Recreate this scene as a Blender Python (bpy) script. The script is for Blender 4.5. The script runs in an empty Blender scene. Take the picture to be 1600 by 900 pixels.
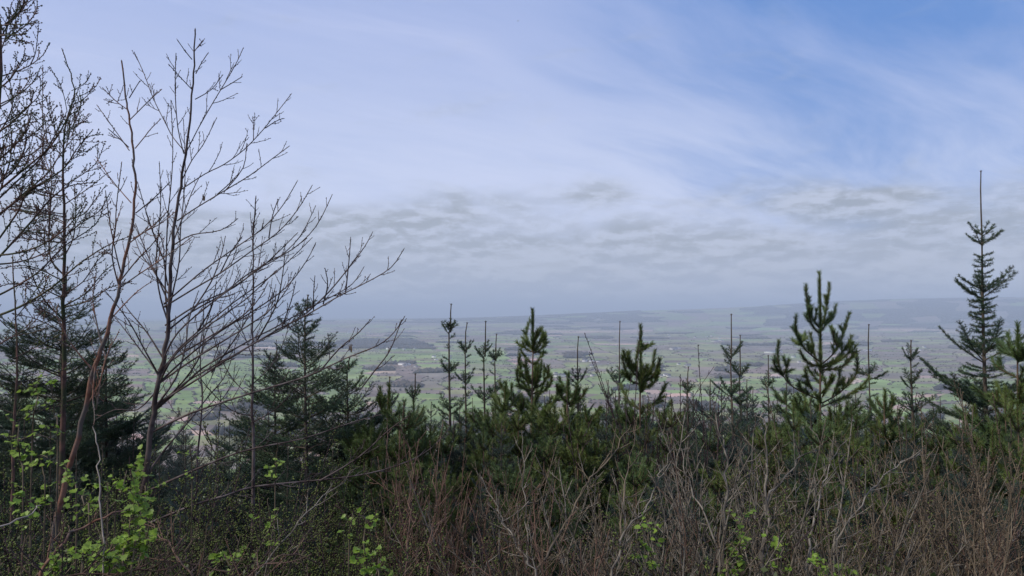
import bpy, math, random
import numpy as np
from mathutils import Vector, Matrix, Euler
rnd = random.Random(7)
R = math.radians
C = bpy.context.scene.collection
sc = bpy.context.scene

# ------------------------------------------------------------------ camera
EYE = Vector((0, 0, 1.65)); FPX = 1155.0; PITCH = math.atan(40 / FPX)
cam = bpy.data.cameras.new('camera'); cam.lens = FPX / 1600 * 36; cam.sensor_width = 36
cam.clip_start = 0.05; cam.clip_end = 200000
co = bpy.data.objects.new('camera', cam); C.objects.link(co)
co.location = EYE; co.rotation_euler = (math.pi / 2 + PITCH, 0, 0); sc.camera = co

# ------------------------------------------------------------------ light
SUN_EL, SUN_AZ = R(46), R(246)          # compass-like: azimuth clockwise from +Y (camera looks along +Y)
sd = Vector((math.sin(SUN_AZ) * math.cos(SUN_EL), math.cos(SUN_AZ) * math.cos(SUN_EL), math.sin(SUN_EL)))
sl = bpy.data.lights.new('sun', 'SUN'); sl.energy = 3.4; sl.angle = R(6); sl.color = (1, .93, .82)
so = bpy.data.objects.new('sun', sl); C.objects.link(so)
so.rotation_euler = (-sd).to_track_quat('-Z', 'Y').to_euler()
sc.view_settings.view_transform = 'Standard'; sc.view_settings.look = 'None'
sc.cycles.use_denoising = True; sc.cycles.denoising_prefilter = 'ACCURATE'; sc.cycles.sample_clamp_indirect = 1.0; sc.cycles.sample_clamp_direct = 4.0
sc.view_settings.exposure = 0.1; sc.view_settings.gamma = 1

def make_world():
    w = bpy.data.worlds.new('World'); sc.world = w; w.use_nodes = True
    nt = w.node_tree; nt.nodes.clear(); N = nt.nodes.new; L = nt.links.new
    def val(v):
        return v
    def M(op, a, b=None, c=None, clamp=False):
        n = N('ShaderNodeMath'); n.operation = op; n.use_clamp = clamp
        for i, q in enumerate((a, b, c)):
            if q is None: continue
            if isinstance(q, (int, float)): n.inputs[i].default_value = q
            else: L(q, n.inputs[i])
        return n.outputs[0]
    def smooth(x, a, b, lo=0.0, hi=1.0):
        n = N('ShaderNodeMapRange'); n.interpolation_type = 'SMOOTHSTEP'
        L(x, n.inputs[0]); n.inputs[1].default_value = a; n.inputs[2].default_value = b
        n.inputs[3].default_value = lo; n.inputs[4].default_value = hi
        return n.outputs[0]
    def mix(f, a, b):
        n = N('ShaderNodeMix'); n.data_type = 'RGBA'
        if isinstance(f, (int, float)): n.inputs[0].default_value = f
        else: L(f, n.inputs[0])
        for s, q in ((6, a), (7, b)):
            if isinstance(q, tuple): n.inputs[s].default_value = (*q, 1)
            else: L(q, n.inputs[s])
        return n.outputs[2]
    def noise(vec, scale, detail=5, rough=.55, dist=0.0):
        n = N('ShaderNodeTexNoise'); L(vec, n.inputs['Vector']); n.inputs['Scale'].default_value = scale
        n.inputs['Detail'].default_value = detail; n.inputs['Roughness'].default_value = rough
        n.inputs['Distortion'].default_value = dist
        return n.outputs['Fac']
    tc = N('ShaderNodeTexCoord'); D = tc.outputs['Generated']
    sp = N('ShaderNodeSeparateXYZ'); L(D, sp.inputs[0]); X, Y, Z = sp.outputs
    sky = N('ShaderNodeTexSky'); sky.sky_type = 'NISHITA'; sky.sun_disc = False
    sky.sun_elevation = SUN_EL; sky.sun_rotation = SUN_AZ; sky.altitude = 250; sky.air_density = 1.0; sky.dust_density = .6; sky.ozone_density = 1.6
    def comb(a, b, c):
        n = N('ShaderNodeCombineXYZ')
        for i, q in enumerate((a, b, c)):
            if isinstance(q, (int, float)): n.inputs[i].default_value = q
            else: L(q, n.inputs[i])
        return n.outputs[0]
    def dot(vec):
        v = Vector(vec).normalized(); n = N('ShaderNodeVectorMath'); n.operation = 'DOT_PRODUCT'
        L(D, n.inputs[0]); n.inputs[1].default_value = v; return n.outputs['Value']
    # high veil of cirrus: drifts across the dome with one clear blue opening
    zz = M('ADD', M('MAXIMUM', Z, 0.0), .12)
    P = comb(M('DIVIDE', X, zz), M('DIVIDE', Y, zz), 0.0)
    PX, PY = M('DIVIDE', X, zz), M('DIVIDE', Y, zz)
    al = M('ADD', M('MULTIPLY', PX, .78), M('MULTIPLY', PY, .62)); ac = M('SUBTRACT', M('MULTIPLY', PY, .78), M('MULTIPLY', PX, .62))
    ac = M('ADD', ac, M('MULTIPLY', M('SUBTRACT', noise(P, .45, 2), .5), .8))
    streak = comb(M('MULTIPLY', al, .42), M('MULTIPLY', ac, 1.5), 0.0)
    n1 = noise(streak, 1.1, 8, .62, .5)
    n2 = noise(P, .55, 4, .5, .3)
    n3 = noise(streak, 5.0, 5, .6, .8)
    op = M('ADD', dot((.72, 1, .80)), M('MULTIPLY', M('SUBTRACT', n2, .5), .16))
    op = M('ADD', op, M('MULTIPLY', M('SUBTRACT', n1, .5), .34))
    op = M('ADD', op, M('MULTIPLY', M('SUBTRACT', n3, .5), .07))
    clear = smooth(op, .815, 1.0)
    veil = M('SUBTRACT', 1.0, M('MULTIPLY', clear, 1.1))
    veil = M('MULTIPLY', veil, smooth(Z, .18, .62, 1.0, .62))
    veil = M('ADD', veil, M('MULTIPLY', M('SUBTRACT', n1, .52), .60), None, True)
    veil = M('ADD', veil, M('MULTIPLY', M('SUBTRACT', n3, .5), .22), None, True)
    S = 10.0
    def c10(r, g, b): return (r * S, g * S, b * S)
    skyc = mix(.75, sky.outputs['Color'], c10(.12, .28, .70))
    veilc = mix(smooth(Z, .10, .42), c10(.62, .69, .91), c10(.43, .51, .79))
    veilc = mix(M('MULTIPLY', smooth(n1, .50, .72), .35), veilc, c10(.66, .70, .92))
    col = mix(veil, skyc, veilc)
    # low grey stratus banks far out
    LV = comb(M('MULTIPLY', X, 4.6), M('MULTIPLY', Y, 2.0), M('MULTIPLY', Z, 14.0))
    m1 = noise(LV, 1.5, 6, .5, .7)
    m2 = noise(LV, 5.2, 8, .62, .2)
    LV2 = N('ShaderNodeVectorMath'); L(LV, LV2.inputs[0]); LV2.inputs[1].default_value = (0.02, 0, -.12); m3 = noise(LV2.outputs[0], 5.2, 8, .62, .2)
    dens = M('ADD', M('MULTIPLY', m1, .95), M('MULTIPLY', m2, .15))
    bias = smooth(Z, .035, .20, .62, -.12)
    # two loose banks that stand a little higher than the rest
    def bank(px, py, rx, rz):
        cx = (px - 800) / FPX; cz = (490 - py) / FPX
        q = Vector((cx, 1, cz)).normalized()
        a = M('DIVIDE', M('SUBTRACT', X, q.x), rx); b = M('DIVIDE', M('SUBTRACT', Z, q.z), rz)
        r = M('SQRT', M('ADD', M('MULTIPLY', a, a), M('MULTIPLY', b, b)))
        return M('MULTIPLY', smooth(r, .2, 1.3, 1.0, 0.0), smooth(Y, 0, .3))
    bk = M('ADD', M('MULTIPLY', M('ADD', bank(935, 298, .065, .026), bank(1310, 312, .09, .024)), 1.7), M('ADD', bank(700, 318, .11, .030), bank(560, 350, .13, .030)))
    cf = M('ADD', M('ADD', dens, bias), M('MULTIPLY', bk, .20))
    cf = smooth(cf, .46, 1.0)
    topc = mix(smooth(M('ADD', m2, M('MULTIPLY', M('SUBTRACT', m2, m3), .9)), .30, .74), c10(.345, .385, .445), c10(.54, .59, .72))
    lowc = mix(smooth(M('ADD', m1, M('MULTIPLY', M('SUBTRACT', m2, m3), .8)), .40, .62), c10(.42, .465, .56), c10(.53, .57, .66))
    clc = mix(smooth(Z, .03, .12), lowc, topc)
    col = mix(M('MULTIPLY', cf, .90), col, clc)
    # below the horizon: dull ground light
    col = mix(smooth(Z, -.02, .0, 1.0, 0.0), col, c10(.16, .19, .24))
    bg = N('ShaderNodeBackground'); L(col, bg.inputs[0]); bg.inputs[1].default_value = .1
    out = N('ShaderNodeOutputWorld'); L(bg.outputs[0], out.inputs[0])
make_world()

# ------------------------------------------------------------------ geometry helpers
def P(px, py, d):
    """a world point from a photo pixel (1600x900) and its distance ahead of the camera"""
    a = (px - 800) / FPX; b = (450 - py) / FPX; c, s = math.cos(PITCH), math.sin(PITCH)
    return np.array([a * d, (c - b * s) * d, EYE.z + (s + b * c) * d])
PLAIN = EYE.z - 250
def onplain(px, py):
    p = P(px, py, 1.0); v = p - np.array(EYE); t = (PLAIN - EYE.z) / v[2]
    return np.array([v[0] * t, v[1] * t, PLAIN])
def ground(x, y):
    x = np.asarray(x, float); y = np.asarray(y, float)
    d = np.maximum(y - 1.3, 0)
    z = -d * .268 - np.maximum(d - 60, 0) * .09 + .07 * np.sin(x * 1.3 + y * .7) * np.minimum(d, 1) + .1 * np.sin(x * .45 - y * .6) * np.minimum(d, 1)
    return np.maximum(z, PLAIN)
def nrm(v):
    return v / np.maximum(np.linalg.norm(v, axis=-1, keepdims=True), 1e-9)

class Geo:
    def __init__(s): s.v = []; s.f = {3: [], 4: []}; s.n = 0; s.q = {}
    def add(s, v, **k):
        v = np.asarray(v, float).reshape(-1, 3)
        for key, f in k.items():
            f = np.asarray(f, int); s.f[f.shape[1]].append(f + s.n)
        s.v.append(v); s.n += len(v)
    def tube(s, pts, r, S=4): s.q.setdefault((len(pts), S), []).append((np.asarray(pts, float), np.asarray(r, float)))
    def flush(s):
        for (K, S), lst in s.q.items():
            p = np.stack([a for a, b in lst]); r = np.stack([b for a, b in lst]); n = len(lst)
            t = nrm(np.gradient(p, axis=1))
            ref = np.where(np.abs(t[:, :1, 2:3]).mean(axis=1, keepdims=True) > .8, np.array([1., .1, 0]), np.array([0., .1, 1.]))
            u = nrm(np.cross(t, np.broadcast_to(ref, t.shape))); w = np.cross(t, u)
            an = np.arange(S) * 2 * math.pi / S
            v = p[:, :, None, :] + r[:, :, None, None] * (u[:, :, None, :] * np.cos(an)[None, None, :, None] + w[:, :, None, :] * np.sin(an)[None, None, :, None])
            idx = np.arange(n * K * S).reshape(n, K, S); nx = np.roll(idx, -1, axis=2)
            f = np.stack([idx[:, :-1], nx[:, :-1], nx[:, 1:], idx[:, 1:]], -1).reshape(-1, 4)
            s.add(v, q=f)
        s.q = {}
    def arrays(s):
        s.flush()
        V = np.concatenate(s.v) if s.v else np.zeros((0, 3))
        return V, {k: (np.concatenate(x) if x else np.zeros((0, k), int)) for k, x in s.f.items()}
    def merge(s, o, M=None):
        V, F = o.arrays()
        if M is not None: V = V @ np.array(M.to_3x3()).T + np.array(M.translation)
        n = s.n; s.v.append(V); s.n += len(V)
        for k in F:
            if len(F[k]): s.f[k].append(F[k] + n)
    def mesh(s, name, mat, smooth=True):
        V, F = s.arrays(); me = bpy.data.meshes.new(name)
        n3, n4 = len(F[3]), len(F[4]); me.vertices.add(len(V)); me.vertices.foreach_set('co', V.astype(np.float32).ravel())
        me.loops.add(n3 * 3 + n4 * 4); me.polygons.add(n3 + n4)
        me.loops.foreach_set('vertex_index', np.concatenate([F[3].ravel(), F[4].ravel()]).astype(np.int32))
        me.polygons.foreach_set('loop_start', np.concatenate([np.arange(n3) * 3, n3 * 3 + np.arange(n4) * 4]).astype(np.int32))
        if smooth: me.polygons.foreach_set('use_smooth', np.ones(n3 + n4, bool))
        me.update(calc_edges=True); me.validate(); me.materials.append(mat)
        return me

def link(name, me, parent=None, loc=None):
    o = bpy.data.objects.new(name, me); C.objects.link(o)
    if parent: o.parent = parent
    if loc is not None: o.location = loc
    return o
def tag(o, label=None, cat=None, group=None, kind=None):
    for k, v in (('label', label), ('category', cat), ('group', group), ('kind', kind)):
        if v: o[k] = v
    return o
def thing(name, loc, label, cat, group=None):
    return tag(link(name, None, None, loc), label, cat, group)

# ------------------------------------------------------------------ materials
def mat(name, c1, c2, scale=8, rough=.8, spec=.2, trans=0.0, detail=4, c3=None, s3=1.0, coords='Object'):
    m = bpy.data.materials.new(name); m.use_nodes = True; nt = m.node_tree; N = nt.nodes.new; L = nt.links.new
    b = nt.nodes['Principled BSDF']; tc = N('ShaderNodeTexCoord'); n = N('ShaderNodeTexNoise'); L(tc.outputs[coords], n.inputs['Vector'])
    n.inputs['Scale'].default_value = scale; n.inputs['Detail'].default_value = detail
    mr = N('ShaderNodeMapRange'); L(n.outputs['Fac'], mr.inputs[0]); mr.inputs[1].default_value = .36; mr.inputs[2].default_value = .64
    mx = N('ShaderNodeMix'); mx.data_type = 'RGBA'; L(mr.outputs[0], mx.inputs[0]); mx.inputs[6].default_value = (*c1, 1); mx.inputs[7].default_value = (*c2, 1)
    col = mx.outputs[2]
    if c3:
        n3 = N('ShaderNodeTexNoise'); g = N('ShaderNodeNewGeometry'); L(g.outputs['Position'], n3.inputs['Vector']); n3.inputs['Scale'].default_value = s3; n3.inputs['Detail'].default_value = 2
        r3 = N('ShaderNodeMapRange'); L(n3.outputs['Fac'], r3.inputs[0]); r3.inputs[1].default_value = .45; r3.inputs[2].default_value = .62
        m3 = N('ShaderNodeMix'); m3.data_type = 'RGBA'; L(r3.outputs[0], m3.inputs[0]); L(col, m3.inputs[6]); m3.inputs[7].default_value = (*c3, 1); col = m3.outputs[2]
    oi = N('ShaderNodeObjectInfo'); hs = N('ShaderNodeHueSaturation'); vr = N('ShaderNodeMapRange'); L(oi.outputs['Random'], vr.inputs[0]); vr.inputs[3].default_value = .8; vr.inputs[4].default_value = 1.2
    L(vr.outputs[0], hs.inputs['Value']); L(col, hs.inputs['Color']); col = hs.outputs[0]
    L(col, b.inputs['Base Color']); b.inputs['Roughness'].default_value = rough; b.inputs['Specular IOR Level'].default_value = spec
    if trans:
        t = N('ShaderNodeBsdfTranslucent'); L(col, t.inputs[0]); ms = N('ShaderNodeMixShader'); ms.inputs[0].default_value = trans
        L(b.outputs[0], ms.inputs[1]); L(t.outputs[0], ms.inputs[2]); L(ms.outputs[0], nt.nodes['Material Output'].inputs[0])
    return m
M_BIRCH = mat('birch_bark', (.036, .026, .026), (.085, .058, .05), 14, .75, c3=(.13, .105, .10), s3=9)
M_RUSSET = mat('russet_bark', (.16, .07, .045), (.25, .14, .10), 22, .8, c3=(.12, .10, .09), s3=7)
M_TWIG = mat('twig_bark', (.028, .019, .022), (.06, .036, .036), 10, .7)
M_LARCH = mat('larch_bark', (.07, .045, .04), (.15, .085, .065), 18, .85, c3=(.05, .06, .03), s3=5)
M_GREY = mat('grey_violet_bark', (.055, .048, .04), (.20, .175, .14), 12, .8)
M_RED = mat('red_brown_bark', (.06, .036, .028), (.15, .088, .062), 10, .7)
M_TAN = mat('tan_bark', (.055, .044, .03), (.17, .132, .09), 10, .8)
M_DEAD = mat('dead_wood', (.26, .22, .19), (.40, .34, .29), 15, .85)
M_BUDB = mat('brown_buds', (.06, .04, .028), (.17, .125, .08), 30, .7)
M_BUDG = mat('green_buds', (.10, .13, .035), (.17, .21, .06), 30, .6, trans=.3)
M_SPR = mat('spruce_needles', (.024, .052, .022), (.055, .09, .04), 6, .55, .3, c3=(.035, .07, .038), s3=1.5)
M_SPRB = mat('blue_spruce_needles', (.026, .052, .036), (.055, .085, .066), 6, .5, .35, c3=(.04, .072, .064), s3=1.2)
M_SPRW = mat('spruce_wood', (.055, .042, .034), (.10, .08, .06), 15, .8)
M_PIN = mat('pine_needles', (.07, .10, .02), (.125, .165, .04), 6, .5, .35, c3=(.075, .12, .04), s3=1.5)
M_PINW = mat('pine_wood', (.075, .05, .036), (.14, .095, .065), 15, .8)
M_LEAF = mat('fresh_leaf', (.16, .27, .03), (.27, .38, .06), 9, .45, .35, trans=.45)
M_SMALL = mat('small_leaf', (.05, .075, .022), (.11, .135, .04), 9, .5, .3, trans=.35)
M_BROWNL = mat('withered_leaf', (.12, .07, .04), (.22, .14, .08), 9, .8, .1, trans=.15)
M_SOIL = mat('hill_soil', (.018, .018, .012), (.035, .04, .02), .9, .95, .1, detail=8)

# ------------------------------------------------------------------ ground
def hillside():
    xs = np.concatenate([-np.geomspace(40, 4000, 26)[::-1], np.linspace(-36, 36, 110), np.geomspace(40, 4000, 26)])
    ys = np.concatenate([np.linspace(-60, 0, 12)[:-1], np.linspace(0, 40, 90), np.geomspace(42, 900, 34)])
    X, Y = np.meshgrid(xs, ys); Z = ground(X, Y)
    rs = np.random.RandomState(1); Z = Z + rs.normal(0, .02, Z.shape) * (Y > 1.3); Z[-1] = PLAIN - 1
    g = Geo(); n, m = X.shape; idx = np.arange(n * m).reshape(n, m)
    g.add(np.stack([X, Y, Z], -1), q=np.stack([idx[:-1, :-1], idx[:-1, 1:], idx[1:, 1:], idx[1:, :-1]], -1).reshape(-1, 4))
    tag(link('ground', g.mesh('ground', M_SOIL)), kind='structure')
hillside()

# ------------------------------------------------------------------ the plain, its fields, hedges, woods and hills
def hillh(x, y):
    """far hills: low ridge rising to the right"""
    x = np.asarray(x, float); y = np.asarray(y, float)
    px = 800 + FPX * x / np.maximum(y, 1)
    t = np.interp(px, [300, 540, 700, 800, 900, 1000, 1080, 1180, 1290, 1400, 1520, 1700, 2600], [503, 501, 498.5, 495, 490.5, 485.5, 483, 479, 471.5, 468, 465.5, 463, 455])
    ridge = 16500 + 1500 * np.sin(x / 4200.)
    H = 250 + (490 - t) / FPX * ridge
    prof = np.clip((y - 9500) / (ridge - 9500), 0, 1); prof = prof * prof * (3 - 2 * prof)
    prof = prof ** 1.5 + .05 * np.sin(x / 900. + y / 1300.) * np.clip((y - 10500) / 3000, 0, 1) * (1 - prof)
    back = np.clip((y - ridge) / 7000, 0, 1); prof = prof * (1 - .35 * back)
    return np.maximum(H, 0) * prof * 1.0
def plainz(x, y):
    return PLAIN + hillh(x, y)
def landscape():
    rs = np.random.RandomState(11)
    ys = [900.]
    while ys[-1] < 27000: ys.append(ys[-1] * 1.042)
    ys = np.array(ys); nc = 58; us = np.linspace(-.95, .95, nc)
    # brickwork-like offset grid of fields
    U, Y = np.meshgrid(us, ys); n, m = U.shape
    du = us[1] - us[0]
    U = U + rs.uniform(-.33, .33, U.shape) * du + (np.arange(n) % 2)[:, None] * du * .25
    Yj = Y * (1 + rs.uniform(-.012, .012, Y.shape)) + 0.0
    U = U + .02 * np.sin(Y / 1700.)
    X = U * Yj
    Z = plainz(X, Yj)
    idx = np.arange(n * m).reshape(n, m)
    F = np.stack([idx[:-1, :-1], idx[:-1, 1:], idx[1:, 1:], idx[1:, :-1]], -1).reshape(-1, 4)
    V = np.stack([X, Yj, Z], -1).reshape(-1, 3)
    cx = V[F].mean(axis=1)
    px = 800 + FPX * cx[:, 0] / cx[:, 1]; py = 490 + FPX * 250 / cx[:, 1]
    # kinds: 0 pasture 1 winter pasture 2 rough brown 3 ploughed 4 wood
    lf = .5 + .25 * np.sin(cx[:, 0] / 900. + 1.3) * np.sin(cx[:, 1] / 1300.) + .25 * np.sin(cx[:, 0] / 310. + cx[:, 1] / 700.)
    r = rs.rand(len(F)) * .75 + lf * .35
    kind = np.select([r < .30, r < .52, r < .84, r < .87], [0, 1, 2, 3], 4)
    near = cx[:, 1] < 3300
    kind = np.where(near & (kind == 4) & (rs.rand(len(F)) < .6), 0, kind)
    def area(x0, x1, y0, y1, k, p=1.0):
        s = (px > x0) & (px < x1) & (py > y0) & (py < y1) & (rs.rand(len(F)) < p); kind[s] = k
    area(230, 560, 560, 640, 0, .75); area(560, 700, 585, 620, 2, .8); area(600, 760, 615, 700, 0, .8)
    area(540, 660, 530, 545, 4, .95); area(640, 1000, 498, 512, 4, .6); area(740, 790, 548, 570, 0); area(1100, 1250, 590, 640, 0, .8)
    area(560, 760, 552, 566, 0, .7); area(1230, 1560, 595, 640, 0, .45); area(1180, 1600, 500, 516, 4, .6)
    area(800, 1000, 516.5, 521, 3, .8); area(880, 1010, 534, 541, 3, .35); area(1380, 1520, 514, 518, 3, .8)
    area(900, 1250, 545, 585, 1, .4); area(1150, 1500, 540, 590, 2, .4); area(720, 1010, 575, 625, 0, .5)
    kind = np.where((cx[:, 1] > 11000) & (kind == 3), 2, kind)
    cols = np.array([(.19, .25, .09), (.23, .235, .12), (.19, .155, .13), (.42, .30, .24), (.075, .07, .06)])
    fc = cols[kind] * (1 + rs.uniform(-.22, .22, (len(F), 1))) * (1 + rs.uniform(-.06, .06, (len(F), 3)))
    m_ = bpy.data.materials.new('field_turf'); m_.use_nodes = True; nt = m_.node_tree; N = nt.nodes.new; L = nt.links.new
    b = nt.nodes['Principled BSDF']; b.inputs['Roughness'].default_value = .95; b.inputs['Specular IOR Level'].default_value = .1
    at = N('ShaderNodeAttribute'); at.attribute_name = 'crop'; tc = N('ShaderNodeNewGeometry'); mp = N('ShaderNodeMapping'); mp.inputs['Scale'].default_value = (.012, .004, .01)
    L(tc.outputs['Position'], mp.inputs[0]); nz = N('ShaderNodeTexNoise'); nz.inputs['Scale'].default_value = 1; nz.inputs['Detail'].default_value = 8; L(mp.outputs[0], nz.inputs['Vector'])
    mr = N('ShaderNodeMapRange'); L(nz.outputs['Fac'], mr.inputs[0]); mr.inputs[1].default_value = .3; mr.inputs[2].default_value = .7; mr.inputs[3].default_value = .7; mr.inputs[4].default_value = 1.3
    hs = N('ShaderNodeHueSaturation'); L(at.outputs['Color'], hs.inputs['Color']); L(mr.outputs[0], hs.inputs['Value']); L(hs.outputs[0], b.inputs['Base Color'])
    g = Geo(); g.add(V, q=F); me = g.mesh('plain', m_, False)
    a = me.color_attributes.new('crop', 'FLOAT_COLOR', 'CORNER'); a.data.foreach_set('color', np.repeat(np.concatenate([fc, np.ones((len(F), 1))], 1), 4, 0).astype(np.float32).ravel())
    tag(link('field', me), kind='structure')
    # base sheet to the horizon, under the fields
    g = Geo(); gx = np.linspace(-60000, 60000, 61); gy = np.concatenate([[850, 900], np.linspace(2000, 62000, 61)]); A, B = np.meshgrid(gx, gy)
    zz = plainz(A, B) - 12; zz[B > 27000] = PLAIN + 1; k = np.arange(A.size).reshape(A.shape)
    g.add(np.stack([A, B, zz], -1), q=np.stack([k[:-1, :-1], k[:-1, 1:], k[1:, 1:], k[1:, :-1]], -1).reshape(-1, 4))
    tag(link('land', g.mesh('land', mat('far_land', (.05, .065, .04), (.09, .10, .06), .002, .95, .1, coords='Object'))), kind='structure')
    # tree blobs (hedges, woods): low faceted crowns
    base = np.array([(1, 0, .35), (.5, .87, .3), (-.5, .87, .4), (-1, 0, .3), (-.5, -.87, .35), (.5, -.87, .4), (.1, .05, 1), (0, 0, -.1)])
    bf = np.array([(i, (i + 1) % 6, 6) for i in range(6)] + [((i + 1) % 6, i, 7) for i in range(6)])
    def blobs(c, s, h):
        n = len(c); rot = rs.rand(n) * 6.28; v = np.repeat(base[None], n, 0) * (1 + rs.uniform(-.25, .25, (n, 8, 1)))
        ca, sa = np.cos(rot)[:, None], np.sin(rot)[:, None]
        x = (v[:, :, 0] * ca - v[:, :, 1] * sa) * s[:, None]; y = (v[:, :, 0] * sa + v[:, :, 1] * ca) * s[:, None]; z = v[:, :, 2] * h[:, None]
        vv = np.stack([x, y, z], -1) + c[:, None, :]
        return vv.reshape(-1, 3), (bf[None] + (np.arange(n) * 8)[:, None, None]).reshape(-1, 3)
    E = np.concatenate([np.stack([idx[:, :-1], idx[:, 1:]], -1).reshape(-1, 2), np.stack([idx[:-1], idx[1:]], -1).reshape(-1, 2)])
    p0, p1 = V[E[:, 0]], V[E[:, 1]]; keep = (rs.rand(len(E)) < .62) & (np.abs(p0[:, 0] / p0[:, 1]) < .85) & (p0[:, 1] > 1500)
    p0, p1 = p0[keep], p1[keep]; ln = np.linalg.norm(p1 - p0, axis=1); dist = p0[:, 1]
    cs = []; ss = []; hh = []
    for a, b, l, d in zip(p0, p1, ln, dist):
        k = int(l / (6.5 + d * .0018) * rs.uniform(.5, 1.0)) + 1
        t = rs.rand(k, 1); q = a + (b - a) * t + rs.normal(0, 1.5, (k, 3)) * np.array([1, 1, 0]); cs.append(q)
        s = rs.uniform(2, 5, k) * (1 + d * .00005); ss.append(s); hh.append(s * rs.uniform(.6, 1.3, k) * rs.choice([.6, 1, 1.8], p=[.6, .3, .1]))
    c, s, h = np.concatenate(cs), np.concatenate(ss), np.concatenate(hh); g = Geo(); v, f = blobs(c, s, h); g.add(v, t=f)
    tag(link('hedgerow_trees', g.mesh('hedge', mat('hedge_scrub', (.12, .11, .085), (.17, .15, .12), .01, .95, .1))), kind='stuff')
    wk = F[(kind == 4) & (np.abs(cx[:, 0] / cx[:, 1]) < .85) & (cx[:, 1] > 1500)]; cs = []; ss = []
    for q in wk:
        Q = V[q]; d = Q[:, 1].mean(); w = np.linalg.norm(Q[1] - Q[0]); hgt = np.linalg.norm(Q[3] - Q[0]); sz = 7 + d * .0016
        k = int(min(260, w * hgt / (sz * sz * 2.2))); u, t = rs.rand(k, 1), rs.rand(k, 1)
        cs.append(Q[0] * (1 - u) * (1 - t) + Q[1] * u * (1 - t) + Q[2] * u * t + Q[3] * (1 - u) * t); ss.append(rs.uniform(.8, 1.4, k) * sz)
    c, s = np.concatenate(cs), np.concatenate(ss); g = Geo(); v, f = blobs(c, s, rs.uniform(10, 17, len(s))); g.add(v, t=f)
    tag(link('distant_woods', g.mesh('woods', mat('wood_canopy', (.055, .055, .05), (.105, .09, .075), .004, .95, .1))), kind='stuff')
landscape()

M_WALLW = mat('white_render', (.78, .77, .74), (.82, .81, .79), .5, .8)
M_SLATE = mat('slate', (.10, .10, .11), (.16, .15, .16), .5, .7)
M_WINDOW = mat('dark_glass', (.02, .025, .03), (.03, .035, .04), 1, .2, .5)
def house_meshes(L_, W, H, rf):
    g = Geo(); x, y = L_ / 2, W / 2
    g.add([(-x, -y, -3), (x, -y, -3), (x, y, -3), (-x, y, -3), (-x, -y, H), (x, -y, H), (x, y, H), (-x, y, H), (-x, 0, H + rf), (x, 0, H + rf)],
          q=[(0, 1, 5, 4), (1, 2, 6, 5), (2, 3, 7, 6), (3, 0, 4, 7)], t=[(4, 8, 7), (5, 6, 9)])
    r = Geo(); e = .5; zz = H - e * rf / y
    top = [(-x - e, -y - e, zz), (x + e, -y - e, zz), (x + e, 0, H + rf + .1), (-x - e, 0, H + rf + .1), (x + e, y + e, zz), (-x - e, y + e, zz)]
    r.add(top + [(a, b, c + .35) for a, b, c in top], q=[(6, 7, 8, 9), (9, 8, 10, 11), (1, 0, 3, 2), (2, 3, 5, 4), (0, 1, 7, 6), (4, 5, 11, 10), (1, 2, 8, 7), (2, 4, 10, 8), (0, 6, 9, 3), (3, 9, 11, 5)])
    w = Geo(); nW = max(2, int(L_ / 4))
    for i in range(nW):
        cx = -x + L_ * (i + .5) / nW
        for z0 in ((1.0,) if H < 4 else (1.0, 3.8)):
            a = np.array([(cx - .6, -y - .05, z0), (cx + .6, -y - .05, z0), (cx + .6, -y - .05, z0 + 1.4), (cx - .6, -y - .05, z0 + 1.4)]); w.add(a, q=[(0, 1, 2, 3)])
    return g.mesh('house_wall', M_WALLW, False), r.mesh('house_roof', M_SLATE, False), w.mesh('house_windows', M_WINDOW, False)
HM = {'farm': house_meshes(17, 8, 5.5, 3.2), 'cottage': house_meshes(12, 7, 3.2, 2.8), 'shed': house_meshes(48, 18, 6, 2.5)}
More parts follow.
